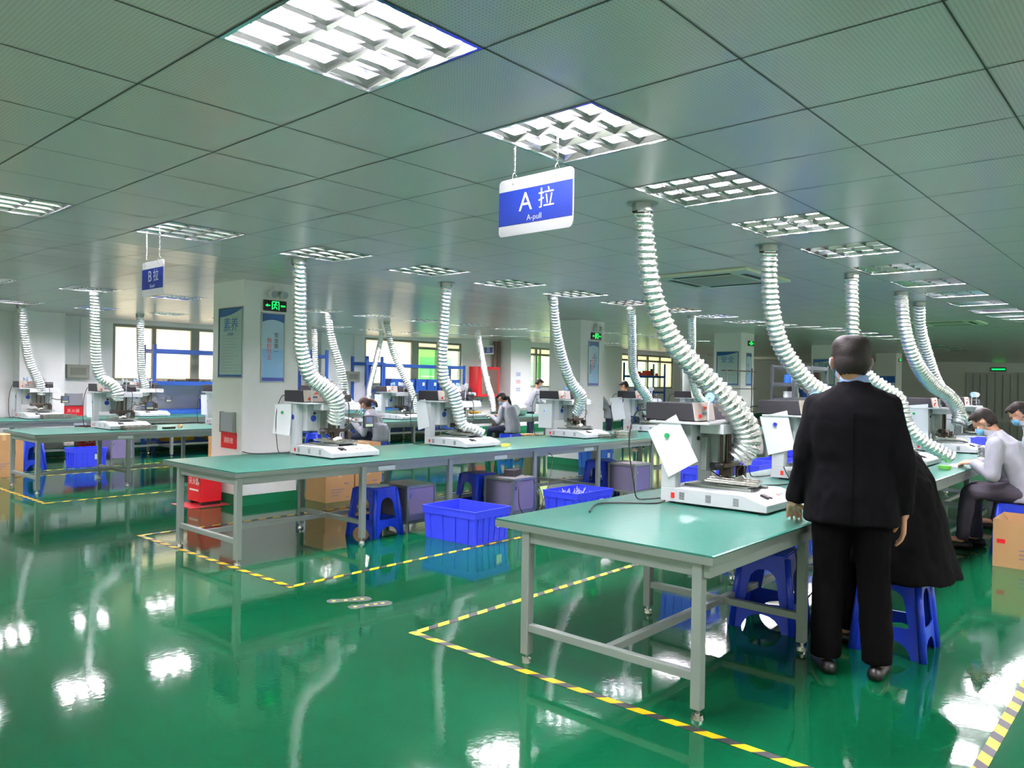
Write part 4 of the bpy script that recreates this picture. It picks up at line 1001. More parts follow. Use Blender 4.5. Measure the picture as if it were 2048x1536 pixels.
cable([(3.62, 2.60, .756), (3.9, 2.74, .756), (4.05, 2.66, .756), (4.2, 2.50, .756), (4.33, 2.51, .765)], 'black cable lying on the nearest bench behind the big machine', .005)
cable([(4.96, 2.40, .80), (5.15, 2.55, .756), (5.45, 2.45, .756), (5.72, 2.30, .757), (5.95, 2.35, .76), (6.07, 2.45, .85), (6.09, 2.5, 1.0)], 'black cable lying on the nearest bench between the two machines', .005)
cable([(4.4, 1.75, .69), (4.42, 1.7, .50), (4.46, 1.72, .30), (4.62, 1.72, .22), (4.78, 1.70, .32), (4.8, 1.68, .55), (4.78, 1.7, .70)], 'black cable loop hanging under the nearest bench beside the stool', .005)
cable([(3.85, 6.93, .78), (3.95, 6.9, .757), (4.15, 6.8, .757), (4.24, 6.72, .76)], 'short dark cable on the second bench left of the first machine', .005)
cable([(3.22, 2.56, .70), (3.19, 2.3, .665), (3.18, 2.0, .64), (3.19, 1.7, .68)], 'thin wire strung under the near end of the nearest bench', .002)

# ================================================================ cartons
def carton(x, y, rz, w, d, h, label, z=0, open_=False, txt=None, group='brown cardboard boxes', red=False):
    t = thing('cardboard_box', label, 'box', (x, y, z), rz, group)
    if not open_:
        MB().box(-w/2, w/2, -d/2, d/2, 0, h).build('box_body', card, t, bevel=.003)
        MB().box(-.025, .025, -d/2-.001, d/2+.001, h, h+.001).box(-.025, .025, -d/2-.0012, -d/2, h-.08, h).build('packing_tape', card_tape, t)
    else:
        b = MB().add([(-w/2, -d/2, 0), (w/2, -d/2, 0), (w/2, d/2, 0), (-w/2, d/2, 0), (-w/2, -d/2, h), (w/2, -d/2, h), (w/2, d/2, h), (-w/2, d/2, h)], [(3, 2, 1, 0), (0, 1, 5, 4), (1, 2, 6, 5), (2, 3, 7, 6), (3, 0, 4, 7)])
        o = b.build('box_body', card, t, recalc=False); s = o.modifiers.new('thick', 'SOLIDIFY'); s.thickness = .006; s.offset = -1
        for sx in (-1, 1):
            a = MB().add([(sx*w/2, -d/2, h), (sx*w/2, d/2, h), (sx*(w/2-.04), d/2, h-.09), (sx*(w/2-.04), -d/2, h-.09)], [(0, 1, 2, 3)]).build('flap', card, t, recalc=False); s = a.modifiers.new('thick', 'SOLIDIFY'); s.thickness = .005
    M = frame((0, -d/2-.0015, 0), (1, 0, 0))
    l = MB(); rn = random.Random(int(x*10))
    for k in range(3): l.box(-w*.3, -w*.3+w*(.25+.1*k), h*.2+k*.035, h*.2+k*.035+.010, 0, .001)
    l.box(w*.15, w*.3, h*.55, h*.60, 0, .001); l.box(w*.2, w*.32, h*.12, h*.15, 0, .001)
    l.xf(M).build('printing', mat('faded_purple_print', '#7c6c84', .8), t)
    if red: MB().box(-w/2+.03, -w/2+.09, h*.5, h*.5+.035, 0, .001).xf(M).build('red_sticker', red_box, t)
    return t
carton(5.64, 8.02, 0, .42, .42, .38, 'cardboard box on the floor right of the near pillar, left one of two')
carton(6.08, 8.02, 0, .42, .42, .38, 'cardboard box on the floor right of the near pillar, right one of two')
carton(5.64, 8.04, 0, .42, .40, .32, 'cardboard box stacked on the left box beside the near pillar', .382)
carton(6.08, 8.04, 0, .42, .40, .32, 'cardboard box stacked on the right box beside the near pillar', .382)
carton(7.05, 13.3, R(10), .42, .42, .42, 'tall cardboard box left of the near pillar under the third bench', 0)
carton(3.42, 13.1, R(0), .5, .45, .62, 'cardboard box at the far left edge under the benches', 0)
carton(7.87, .78, R(-90), .95, .5, .40, 'open cardboard box at the right edge of the picture beside the seated man', 0, True, red=True)
carton(12.2, 10.4, R(0), .42, .3, .42, 'cardboard box under the third bench right of the woman with a ponytail', 0)

# ================================================================ small things on benches
def tray_stack(x, y, z, rz, n, w, d, label, name='metal_tray'):
    for k in range(n):
        t = MB(); a = .022*k
        t.box(-w/2, w/2, -d/2, d/2, 0, .004); t.box(-w/2, w/2, -d/2, -d/2+.012, .004, .018); t.box(-w/2, w/2, d/2-.012, d/2, .004, .018)
        for q in range(4): t.box(-w/2+.03+q*(w-.06)/4, -w/2+.03+(q+.6)*(w-.06)/4, -d/2+.03, d/2-.03, .004, .013)
        o = t.build(name, bright_metal, bevel=.001); o.location = (x, y, z+a); o.rotation_euler = (0, 0, rz+.03*math.sin(k*2.1))
        tag(o, label, 'tray', label)
tray_stack(8.98, 5.86, HT, .25, 5, .34, .24, 'grey metal tray stacked on the second bench, right of the third machine')
tray_stack(8.72, 6.0, HT, .1, 3, .14, .2, 'small grey tray beside the third machine of the second bench')
tray_stack(4.55, 11.02, HT, .05, 3, .42, .22, 'shiny flat tray on the base of the foil wrapped machine at left')
tray_stack(4.62, 14.42, HT, .05, 4, .5, .22, 'shiny flat tray beside the leftmost machine')
tray_stack(9.9, 1.70, HT, .1, 6, .30, .16, 'pale tray stacked in front of the seated man')
tray_stack(10.4, 1.69, HT, 0, 5, .22, .18, 'pale tray in the farther pile beside the seated man')
o = MB().box(-.05, .05, -.03, .03, 0, .03).build('yellow_card', yel_stick, bevel=.002); o.location = (6.66, 6.0, HT); tag(o, 'small yellow block at the duct mouth on the second bench', 'block')
o = MB().box(-.07, .07, -.05, .05, 0, .0012).build('paper_slip', paper); o.location = (4.64, 1.68, HT); o.rotation_euler = (0, 0, .3); tag(o, 'white paper slip on the nearest bench beside the left hand of the standing man', 'paper slip')
t = thing('tape_dispenser', 'small pile of tools and a brown roll on the third bench', 'tools', (5.05, 11.05, HT), .2)
MB().cyl((.1, 0, .03), (.14, .02, .03), .03, n=20).build('brown_roll', card_tape, t); MB().box(-.16, .02, -.03, .03, 0, .03).build('grey_pliers', dark_metal, t, bevel=.005)
o = MB().cyl((0, 0, 0), (0, 0, .035), .05, .055, 20).build('green_dish', mat('lime_green_dish', '#6fc04a', .35), bevel=.004); o.location = (8.05, 1.72, HT); tag(o, 'lime green dish on the bench by the hands of the seated man', 'dish')
o = MB().box(-.13, .13, -.05, .05, 0, .016).build('circuit_tray', paper, bevel=.002); o.location = (8.38, 1.70, HT); tag(o, 'flat white part tray under the hands of the seated man', 'tray')
crate(11.55, 11.3, 0, .24, .16, .12, yellow, 'small yellow box at the hands of the woman with a ponytail', HT, group='yellow boxes', ribs=2)
carton(11.0, 11.25, 0, .42, .2, .15, 'long white box on the third bench left of the yellow box', HT, group='white boxes')
crate(3.45, 14.75, 0, .42, .3, .26, yellow, 'orange yellow box on the bench at the far left edge', HT, group='yellow boxes', ribs=2)
t = thing('duct_reel', 'coiled grey foil reel on the third bench behind the woman with a ponytail', 'reel', (12.7, 11.15, HT)); 
MB().cyl((0, 0, .13), (.24, 0, .13), .125, n=28).build('reel_body', foil, t); MB().cyl((-.01, 0, .13), (.0, 0, .13), .13, n=28).build('reel_end', grey_steel, t)

# ================================================================ footprints sticker
def footprint(x, y, rz, mirror, label):
    t = thing('footprint_sticker', label, 'floor sticker', (x, y, 0), rz, 'grey footprint stickers on the floor')
    pts = [(-.13, -.02), (-.135, .0), (-.13, .025), (-.10, .038), (-.05, .028), (0, .03), (.06, .048), (.11, .045), (.135, .02), (.14, -.01), (.12, -.035), (.06, -.042), (0, -.03), (-.05, -.026), (-.10, -.038)]
    pts = [(a*1.1, b*1.35) for a, b in pts]
    if mirror: pts = [(a, -b) for a, b in pts][::-1]
    MB().prism(pts, .0006, .0015, 'z').build('sole', mat('grey_sticker', '#414a48', .45), t)
    for k, x_ in enumerate((-.10, -.02, .04, .09)): MB().box(x_-.012, x_+.012, -.012, .012, .0015, .002).build('yellow_mark', yel_stick, t)
footprint(3.17, 4.27, -.55, False, 'upper grey footprint sticker on the floor between the taped bays')
footprint(3.20, 4.08, -.35, True, 'lower grey footprint sticker on the floor between the taped bays')

# ================================================================ racks by the windows
def rack(x, y, w, d, h, shelves, label, m=rack_blue):
    t = thing('storage_rack', label, 'rack', (x, y, 0), 0, 'blue steel racks')
    for sx in (0, w):
        for sy in (0, d): MB().box(sx-.03, sx+.03, sy-.025, sy+.025, 0, h).build('upright', m, t)
    for z in shelves:
        s = MB(); s.box(0, w, -.02, .02, z-.05, z+.03); s.box(0, w, d-.02, d+.02, z-.05, z+.03); s.box(0, .04, 0, d, z-.05, z); s.box(w-.04, w, 0, d, z-.05, z)
        s = s.build('shelf_beam', m, t)
    for z in shelves[:-1]:
        MB().box(.03, w-.03, .02, d-.02, z, z+.02).build('shelf_board', m, t)
    return t
rack(6.71, 15.55, 2.3, .5, 2.15, (.16, .80, 1.38, 2.03), 'long blue rack in front of the cream window left of the near pillar')
for x, lab in ((6.95, 'yellow bin on the low shelf of the long blue rack'), (7.9, 'second yellow bin on the low shelf of the long blue rack')):
    crate(x+.35, 15.8, 0, .6, .34, .22, yellow, lab, .18, group='yellow bins', ribs=3)
crate(8.0, 15.8, 0, .3, .3, .22, crate_blue, 'small blue bin on the middle shelf of the long blue rack', .82, ribs=2)
def clutter(x0, x1, y, z, n, label, name='small_parts', cols=None, hmax=.12):
    rn = random.Random(int(x0*31+z*17)); cols = cols or [dark_metal, grey_steel, card, black_pl, bin_blue, paper]
    for k in range(n):
        x = x0+(x1-x0)*(k+.5)/n; w = (x1-x0)/n*.42; h = rn.uniform(.3, 1)*hmax; m_ = rn.choice(cols)
        mb = MB().box(-w, w, -.1, .1, 0, h) if rn.random() < .6 else MB().cyl((0, 0, 0), (0, 0, h), min(w, .07), min(w, .07)*.7, 14)
        o = mb.build(name, m_, bevel=.006); o.location = (x, y, z); o.rotation_euler = (0, 0, rn.uniform(-.2, .2)); tag(o, label, 'parts', label)
clutter(6.8, 8.9, 15.8, 1.405, 9, 'loose parts lying on the upper shelf of the long blue rack', cols=[card, dark_metal, grey_steel], hmax=.07)
rack(10.34, 15.5, .42, .5, 2.2, (.2, 1.1, 2.05), 'narrow blue rack behind the near pillar duct')
carton(10.55, 15.72, 0, .3, .3, .5, 'tan box on the narrow blue rack behind the near pillar', 1.122)
rack(12.01, 15.56, .47, .6, 2.1, (.2, .9, 1.93), 'dark blue rack frame left of the frosted window')
rack(12.55, 15.56, 2.9, .6, 1.95, (.2, .75, 1.22, 1.9), 'wide dark blue rack with blue bins in front of the green window pane')
for k in range(6):
    crate(12.95+.42*k, 15.7, 0, .36, .36, .30, rack_blue, 'dark blue bin on the wide rack in front of the green pane', 1.242, group='dark blue bins on the wide rack', ribs=2)
rack(24.2, 15.4, 2.1, .5, 2.3, (.3, 1.2, 1.8), 'distant dark blue rack in front of the last clear window')
clutter(24.4, 26.2, 15.6, 1.822, 5, 'dark bundle on the distant blue rack', 'dark_bundle', [black_pl, dark_metal, red_ink], .3)
# grey rack with bottles behind the second machine
rack(15.3, 6.0, .9, .45, 1.95, (.3, .9, 1.25, 1.55, 1.9), 'dark steel rack crowded with bottles behind the standing man', mat('dark_rack_paint', '#40464a', .5))
rack(16.25, 6.0, .9, .45, 1.95, (.3, .9, 1.25, 1.55, 1.9), 'second dark rack of bottles right behind the first one', MATS['dark_rack_paint'])
for z in (.92, 1.27, 1.57):
    clutter(15.35, 16.15, 6.2, z, 6, 'bottle or box on the dark steel rack behind the standing man', 'bottle', [paper, bin_blue, dark_metal, red_ink, black_pl, paper], .26)
    clutter(16.3, 17.1, 6.2, z, 6, 'bottle or box on the second dark rack', 'bottle', [paper, bin_blue, dark_metal, red_ink, black_pl], .26)
# tall drum and rolls near the third pillar
for k, (x, m_) in enumerate(((18.3, grey_steel), (18.75, acry), (19.2, black_case))):
    o = MB().cyl((0, 0, 0), (0, 0, 2.15), .2, n=24).build('hanging_roll', m_, smooth=True, bevel=.01); o.location = (x, 9.9+.3*k, 0); tag(o, ['grey roll standing behind the third pillar, leftmost', 'pale roll between the two darker rolls', 'dark roll touching the poster edge of the third pillar'][k], 'roll', 'tall rolls left of the third pillar')
# shelf with wires between the big duct and the third pillar
t = thing('wire_shelf', 'thin open wire shelf in front of the third pillar', 'shelf', (15.6, 7.6, 0))
for x in (0, 1.3): MB().box(x-.015, x+.015, -.015, .015, 0, 1.9).build('upright', grey_steel, t)
for z in (.9, 1.42, 1.82): MB().box(0, 1.3, -.12, .12, z, z+.02).build('shelf', dark_metal, t)

# ================================================================ things on the window wall
def elec_box(x, label):
    t = thing('electrical_box', label, 'electrical box', (x, YW, 1.45), 0, 'grey electrical boxes on the wall')
    MB().box(-.2, .2, -.10, 0, 0, .26).build('case', mat('beige_grey_metal', '#8f9488', .5), t, bevel=.006); MB().box(-.14, .14, -.105, -.10, .06, .2).build('cover', mat('dark_beige_metal', '#747a70', .5), t)
    MB().cyl((.05, -.02, .26), (.05, -.02, 1.18), .012, n=8).build('conduit', lamp_white, t)
elec_box(5.5, 'grey electrical box with a conduit on the wall left of the first window')
elec_box(12.0, 'grey electrical box with a conduit between the near pillar duct and the frosted window')
t = thing('fire_hose_cabinet', 'red fire hose cabinet between the windows, left of the slanting duct', 'fire hose cabinet', (16.28, YW-.14, 1.05))
MB().box(0, .95, -.25, .12, 0, .9).build('case', red_box, t, bevel=.01); MB().box(.16, .88, -.256, -.25, .08, .82).build('glass_door', mat('brown_tinted_glass', '#6c5a52', .1), t)
MB().box(.3, .5, -.26, -.256, .4, .62).build('notice', paper, t)
for k, x in enumerate((17.34, 17.5)):
    o = MB().cyl((0, 0, 0), (0, 0, 2.75), .06, n=16).build('riser_pipe', mat('brown_red_pipe', '#8a7068', .5), smooth=True); o.location = (x-.05, YW-.12, 0); tag(o, ['left brown riser pipe beside the fire hose cabinet', 'right brown riser pipe beside the fire hose cabinet'][k], 'pipe')
for k, z in enumerate((1.75, 1.52, 1.28)):
    o = MB().box(-.14, .14, -.004, 0, -.09, .09).build('wall_notice', paper); o.location = (17.9, 15.648, z); tag(o, ['top small notice of three on the wall pilaster', 'middle notice of three on the wall pilaster, red and yellow', 'lowest notice of three on the wall pilaster'][k], 'notice')
    m_ = [blue_ink, red_ink, blue_ink][k]; l = MB()
    for q in range(3): l.box(-.1, .1, -.006, -.0045, -.05+.04*q, -.035+.04*q)
    l.build('printing', m_, o)
t = thing('hanging_sign', 'tiny distant blue sign hanging beside the fire hose cabinet', 'sign', (16.3, 15.4, 2.43)); MB().box(-.02, .02, -.17, .17, -.13, .13).build('board', sign_white, t); MB().box(-.024, -.02, -.17, .17, -.09, .08).build('blue_panel', sign_blue, t)
text('区', .14, sign_white, 'lettering', t, frame((-.025, 0, 0), (0, -1, 0)), .0005); MB().tube([(0, 0, .13), (0, 0, .32)], .004, 6).build('chain', bright_metal, t)
# blue notice board on the fifth pillar
t = thing('notice_board', 'blue topped notice board on the fifth pillar right of the standing man', 'notice board', (31.0-.002, 8.66, 1.6))
MB().box(-.03, 0, -.34, .34, -.35, .35).build('board', paper, t); MB().box(-.034, -.03, -.34, .34, .1, .35).build('blue_header', bin_blue, t)
# ================================================================ people
skin = mat('skin', '#c08d72', .55, var=(12, .06)); skin_dk = mat('skin_shaded_tone', '#a9775c', .55)
suit = mat('black_wool_suit', '#0b0b0e', .95, spec=.1, bump=(220, .25, .003)); trouser_bk = mat('black_trousers', '#070708', .95, spec=.08, bump=(60, .15, .004))
coat_bk = mat('black_coat_cloth', '#09090a', .95, spec=.08, bump=(30, .2, .006)); shirt_blue = mat('pale_blue_shirt', '#7f9ccc', .7)
grey_jkt = mat('light_grey_work_jacket', '#979ca5', .8, spec=.2, bump=(18, .3, .012), var=(6, .05)); dk_trouser = mat('dark_grey_trousers', '#3c3a42', .85, spec=.2, bump=(18, .3, .01))
navy = mat('navy_trousers', '#1f2638', .85, spec=.2); hair_m = mat('black_hair', '#17120f', .6, spec=.3, bump=(140, .5, .004)); hair_br = mat('dark_brown_hair', '#3a2620', .6, bump=(120, .5, .004))
mask_m = mat('blue_face_mask', '#6fb4dc', .7); shoe_m = mat('black_shoe_leather', '#101012', .4); white_cloth = mat('white_work_coat', '#d6d3da', .8); red_cloth = mat('red_scarf', '#d81c26', .8)
pink_cloth = mat('pale_pink_jacket', '#c9b6bf', .8); eye_m = mat('dark_eye', '#120d0a', .2); lip_m = mat('lips', '#a05a50', .5)

from mathutils import noise as mnoise
def solid(mb, name, m, parent, voxel=.008, smooth=6, label=None, folds=0):
    """union the overlapping closed shapes of mb into one continuous skin"""
    me = bpy.data.meshes.new(name); me.from_pydata(mb.v, [], mb.f)
    bm = bmesh.new(); bm.from_mesh(me); bmesh.ops.recalc_face_normals(bm, faces=bm.faces); bm.to_mesh(me); bm.free()
    o = bpy.data.objects.new(name, me); COL.objects.link(o)
    r = o.modifiers.new('union', 'REMESH'); r.mode = 'VOXEL'; r.voxel_size = voxel; r.use_smooth_shade = True
    if smooth: s = o.modifiers.new('soft', 'SMOOTH'); s.factor = .5; s.iterations = smooth
    bpy.context.view_layer.update()
    nm = bpy.data.meshes.new_from_object(o.evaluated_get(bpy.context.evaluated_depsgraph_get()))
    bpy.data.objects.remove(o); bpy.data.meshes.remove(me)
    if folds:
        off = Vector((len(nm.vertices) % 97, 3, 7)); mv = []
        for v in nm.vertices:
            p = v.co; q_ = Vector((p.x*9, p.y*9, p.z*3.2))+off; a_ = mnoise.noise(q_); b_ = mnoise.noise(Vector((p.x*22, p.y*22, p.z*15))+off)
            mv.append(v.co + v.normal*(folds*(a_-.5*abs(a_)) + folds*.35*b_))
        for v, c_ in zip(nm.vertices, mv): v.co = c_
        nm.update()
    nm.name = name; nm.materials.clear(); nm.materials.append(m); nm.polygons.foreach_set('use_smooth', [True]*len(nm.polygons))
    o = bpy.data.objects.new(name, nm); COL.objects.link(o)
    if parent: o.parent = parent
    if label: o['label'] = label
    return o

def hand(mb, wrist, d, n, side, curl=.5, s=1.0):
    """palm from the wrist along d, palm normal n (the way the palm faces), thumb towards side; fingers curl towards n"""
    w = Vector(wrist); d = Vector(d).normalized(); n = Vector(n); n = (n-d*n.dot(d)).normalized(); side = Vector(side); side = (side-d*side.dot(d)-n*side.dot(n)).normalized()
    for k in (-1, 0, 1): mb.capsule(w+side*k*.014*s, w+d*.085*s+side*k*.026*s, .015*s, .0125*s, 8)
    for k, (off, L) in enumerate(((.030, .070), (.010, .078), (-.010, .073), (-.029, .056))):
        p = w+d*.088*s+side*off*s; a = curl*.55*(1+.08*k); dd = d
        for seg, (f, r) in enumerate(((.45, .0092), (.32, .0084), (.23, .0075))):
            ca, sa = math.cos(a), math.sin(a); v = (d*ca+n*sa+side*(.10-.06*k)*(1 if seg == 0 else .3)).normalized()
            q = p+v*L*f*s; mb.capsule(p, q, r*s, r*.93*s, 8); p = q; a += curl*.75
    p = w+d*.028*s+side*.026*s+n*.004
    for L, r, dv in ((.042, .0115, d*.62+side*.75+n*.25), (.034, .0098, d*.85+side*.35+n*.35), (.024, .0088, d*.95+side*.05+n*.45)):
        q = p+dv.normalized()*L*s; mb.capsule(p, q, r*s, r*.92*s, 8); p = q

def head_shapes(c, f, u, s=1.0):
    c = Vector(c); f = Vector(f).normalized(); u = Vector(u); u = (u-f*u.dot(f)).normalized(); l = u.cross(f).normalized()
    B = Matrix((l, f, u)).transposed(); mb = MB()
    P = lambda x, y, z: c + B @ Vector((x*s, y*s, z*s))
    mb.ell(P(0, -.012, .035), (.077*s, .094*s, .088*s), B, 20, 14); mb.ell(P(0, .022, -.03), (.062*s, .068*s, .085*s), B, 18, 12)
    mb.ell(P(0, .055, -.085), (.036*s, .030*s, .030*s), B, 12, 8)
    mb.capsule(P(0, .080, .012), P(0, .104, -.022), .009*s, .014*s, 8); mb.ell(P(0, .098, -.028), (.018*s, .012*s, .010*s), B, 10, 6)
    mb.ell(P(0, .080, -.062), (.024*s, .012*s, .007*s), B, 10, 6); mb.ell(P(0, .074, .028), (.052*s, .018*s, .010*s), B, 12, 6)
    for sx in (-1, 1):
        mb.ell(P(sx*.082, -.006, -.006), (.010*s, .022*s, .036*s), B, 12, 8); mb.ell(P(sx*.092, -.014, .004), (.009*s, .019*s, .024*s), B, 10, 6)
        mb.ell(P(sx*.038, .062, -.02), (.022*s, .018*s, .022*s), B, 10, 6)
    return mb, B, P

def person(label, J, top, bot, hair=hair_m, voxel=.009, ponytail=None, mask=True, hair_style='short', collar=None, shoes=shoe_m, torso=None, sleeve=(.062, .05, .042), leg=(.092, .066, .052), curl=(.7, .7), hands=None, jname='jacket', extra=None, headscale=1.0, head_hair_w=1.0):
    t = thing('person', label, 'person', (0, 0, 0)); V = {k: Vector(v) for k, v in J.items()}
    hs, B, P = head_shapes(V['head'], V['face'], V['up'], headscale)
    b = hs; b.capsule(P(0, -.02, -.04), V['neck'], .052*headscale, .052, 14)
    for s in 'LR':
        b.capsule(V['neck'].lerp(V['chest'], .3), V['sh'+s]-Vector((0, 0, .035)), .05, .04, 10); b.capsule(V['sh'+s]-Vector((0, 0, .02)), V['el'+s], .04, .035, 10); b.capsule(V['el'+s], V['wr'+s], .036, .026, 10)
        h = (hands or {}).get(s)
        if h: hand(b, V['wr'+s], h[0], h[1], h[2], h[3], h[4] if len(h) > 4 else 1.0)
        b.capsule(V['hip'+s], V['kn'+s], .075, .05, 10); b.capsule(V['kn'+s], V['an'+s], .048, .034, 10)
        b.capsule(V['an'+s], V['an'+s]+Vector(J['toe'+s])*.14, .036, .03, 8)
    b.capsule(V['neck'].lerp(V['chest'], .25), V['chest'], .05, .085, 12); b.capsule(V['chest'], V['pelvis'], .085, .09, 12)
    for s in 'LR': b.capsule(V['pelvis'], V['hip'+s], .085, .07, 10)
    body = solid(b, 'body', skin, t, .005 if voxel < .0085 else min(voxel, .0065), 3)
    for sx in (-1, 1):
        MB().ell(P(sx*.031, .078, .002), (.012, .006, .007), B, 10, 6).build('eye', eye_m, body, smooth=True)
    # jacket
    j = MB()
    if torso: j.loft(torso, 24)
    for s in 'LR':
        j.capsule(V['sh'+s], V['el'+s], sleeve[0], sleeve[1], 14)
        w = V['el'+s].lerp(V['wr'+s], .97); j.tube([V['el'+s], V['el'+s].lerp(w, .5), w], [sleeve[1], (sleeve[1]+sleeve[2])/2, sleeve[2]], 14); j.ell(V['el'+s], sleeve[1], None, 14, 8)
    if extra: extra(j)
    solid(j, jname, top, t, voxel, 14, folds=.016)
    # trousers
    q = MB()
    for s in 'LR':
        q.capsule(V['hip'+s], V['kn'+s], leg[0], leg[1], 14); q.tube([V['kn'+s], V['kn'+s].lerp(V['an'+s], .5), V['an'+s]], [leg[1], (leg[1]+leg[2])/2, leg[2]], 14); q.ell(V['kn'+s], leg[1], None, 14, 8)
        q.capsule(V['pelvis'], V['hip'+s], .125, leg[0], 14)
    solid(q, 'trousers', bot, t, voxel, 6, folds=.013)
    for s in 'LR':
        d = Vector(J['toe'+s]).normalized(); a = V['an'+s].copy(); a.z -= .045
        k = MB(); k.capsule(a-d*.05, a+d*.06, .042, .042, 12); k.capsule(a+d*.05-Vector((0, 0, .008)), a+d*.155-Vector((0, 0, .012)), .044, .036, 12)
        k.v = [(x, y, max(z, .002)) for x, y, z in k.v]
        solid(k, 'shoe', shoes, t, voxel, 2)
    # hair
    h = MB(); w_ = head_hair_w; s = headscale
    h.ell(P(0, -.022, .048), (.089*s*w_, .101*s, .088*s), B, 22, 14); h.ell(P(0, -.045, .0), (.083*s*w_, .072*s, .085*s), B, 20, 12)
    if hair_style == 'short': h.ell(P(0, .05, .085), (.07*s, .05*s, .04*s), B, 14, 8)
    if hair_style == 'back': h.ell(P(0, .02, .08), (.08*s, .08*s, .05*s), B, 14, 8); h.ell(P(.026, -.03, .072), (.064*s*w_, .078*s, .062*s), B, 16, 10); h.ell(P(-.026, -.03, .072), (.064*s*w_, .078*s, .062*s), B, 16, 10); h.ell(P(0, -.055, -.03), (.074*s, .05*s, .06*s), B, 16, 10)
    if ponytail: h.tube([V['head']*0+Vector(p) for p in ponytail], [.03, .035, .032, .022, .008][:len(ponytail)], 10); h.ell(ponytail[0], .035, None, 12, 8)
    hh = solid(h, 'hair', hair, t, .006, 9, folds=.003)
    # cut the hair shell back from the face
    bm = bmesh.new(); bm.from_mesh(hh.data); Bi = B.inverted()
    dead = []
    for v in bm.verts:
        l = Bi @ (v.co-V['head'])/s
        if l.y > .045+.5*max(0, l.z-.055) and l.z < .088 and abs(l.x) < .2 and not (ponytail and l.z < -.09): dead.append(v)
        elif abs(l.x) > .060 and l.y > -.034 and l.z < .034: dead.append(v)
        elif l.z < -.066 and not ponytail: dead.append(v)
    bmesh.ops.delete(bm, geom=dead, context='VERTS'); bm.to_mesh(hh.data); bm.free()
    m = hh.modifiers.new('thick', 'SOLIDIFY'); m.thickness = .004; m.offset = -1
    if mask:
        k = MB(); k.ell(P(0, .058, -.045), (.062*s, .056*s, .052*s), B, 18, 12); mk = solid(k, 'face_mask', mask_m, t, .006, 2)
        c = MB()
        for sx in (-1, 1): c.tube([P(sx*.058, .07, -.02), P(sx*.079, .02, -.002), P(sx*.092, -.022, .018), P(sx*.094, -.034, -.008), P(sx*.082, -.01, -.04), P(sx*.058, .06, -.065)], .0016, 5, smooth=4)
        c.build('ear_loop', mask_m, mk, smooth=True)
    if collar:
        cm, cc, ca, cb, ch = collar; c = MB().loft([(Vector(cc), Vector(ca), Vector(cb)), (Vector(cc)+Vector(ch), Vector(ca)*.93, Vector(cb)*.93)], 24, 2.1)
        solid(c, 'shirt_collar', cm, t, .006, 1)
    return t
Z = Vector((0, 0, 1))

# --- standing man in the black suit, seen from behind
A0 = .305; F = Vector((math.cos(A0), math.sin(A0), 0)); Lf = Vector((-math.sin(A0), math.cos(A0), 0)); Cc = Vector((4.205, 1.33, 0))
def mp(l, f, z): return Cc + Lf*l + F*f + Z*z
Jm = dict(head=mp(.018, .012, 1.628), face=(F*.97+Lf*.13-Z*.10), up=(Z+F*.1), neck=mp(0, .0, 1.50), chest=mp(0, 0, 1.28), pelvis=mp(.0, -.0, .93),
    shL=mp(.172, 0, 1.405), shR=mp(-.174, 0, 1.40), elL=mp(.246, -.03, 1.12), elR=mp(-.242, -.04, 1.12), wrL=mp(.290, .055, .868), wrR=mp(-.245, .02, .845),
    hipL=mp(.09, 0, .90), hipR=mp(-.09, 0, .90), knL=mp(.105, .02, .49), knR=mp(-.115, .02, .49), anL=mp(.115, -.01, .075), anR=mp(-.135, -.01, .075), toeL=(F*.95+Lf*.3)*1., toeR=(F*.97-Lf*.25)*1.)
def tors(secs): return [(mp(l, f, z), Lf*a, F*b) for z, a, b, l, f in secs]
def lapel(j): j.loft([(mp(0, -.005, 1.33), Lf*.225, F*.115), (mp(0, -.005, 1.41), Lf*.222, F*.10), (mp(0, -.005, 1.452), Lf*.198, F*.085), (mp(0, -.005, 1.49), Lf*.135, F*.075), (mp(0, 0, 1.525), Lf*.078, F*.068)], 24)
man = person('person standing in a black suit with back to us, one hand on the bench', Jm, suit, trouser_bk, voxel=.008, hair_style='back', sleeve=(.070, .058, .049), leg=(.112, .086, .076),
    torso=tors([(.785, .236, .135, 0, -.005), (.80, .240, .140, 0, -.005), (.95, .225, .145, 0, -.005), (1.10, .208, .135, 0, -.005), (1.25, .225, .14, 0, -.01), (1.36, .232, .135, 0, -.01), (1.42, .215, .115, 0, -.01), (1.47, .15, .09, 0, -.01), (1.51, .088, .075, 0, -.005), (1.535, .074, .07, 0, 0)]),
    hands={'L': (F*.62-Z*.42+Lf*.04, -Z*.6+F*.1, -Lf, .30, 1.1), 'R': (-Z+F*.12, Lf, F, .38, 1.05)}, collar=(shirt_blue, mp(0, .004, 1.515), Lf*.074, F*.071, Z*.052+F*.006), extra=lapel, head_hair_w=1.04, headscale=1.08)

cl = MB().loft([(mp(0, .0, 1.505), Lf*.088, F*.083), (mp(0, .006, 1.528), Lf*.082, F*.078)], 24, 2.1); solid(cl, 'jacket_collar', suit, man, .006, 1)
sm_ = MB()
for l0 in (.0,): sm_.tube([mp(l0, -.148, .80), mp(l0, -.156, .95), mp(l0, -.150, 1.10), mp(l0, -.157, 1.25), mp(l0, -.150, 1.38)], .0022, 6, smooth=4)
sm_.build('back_seam', trouser_bk, man, smooth=True)

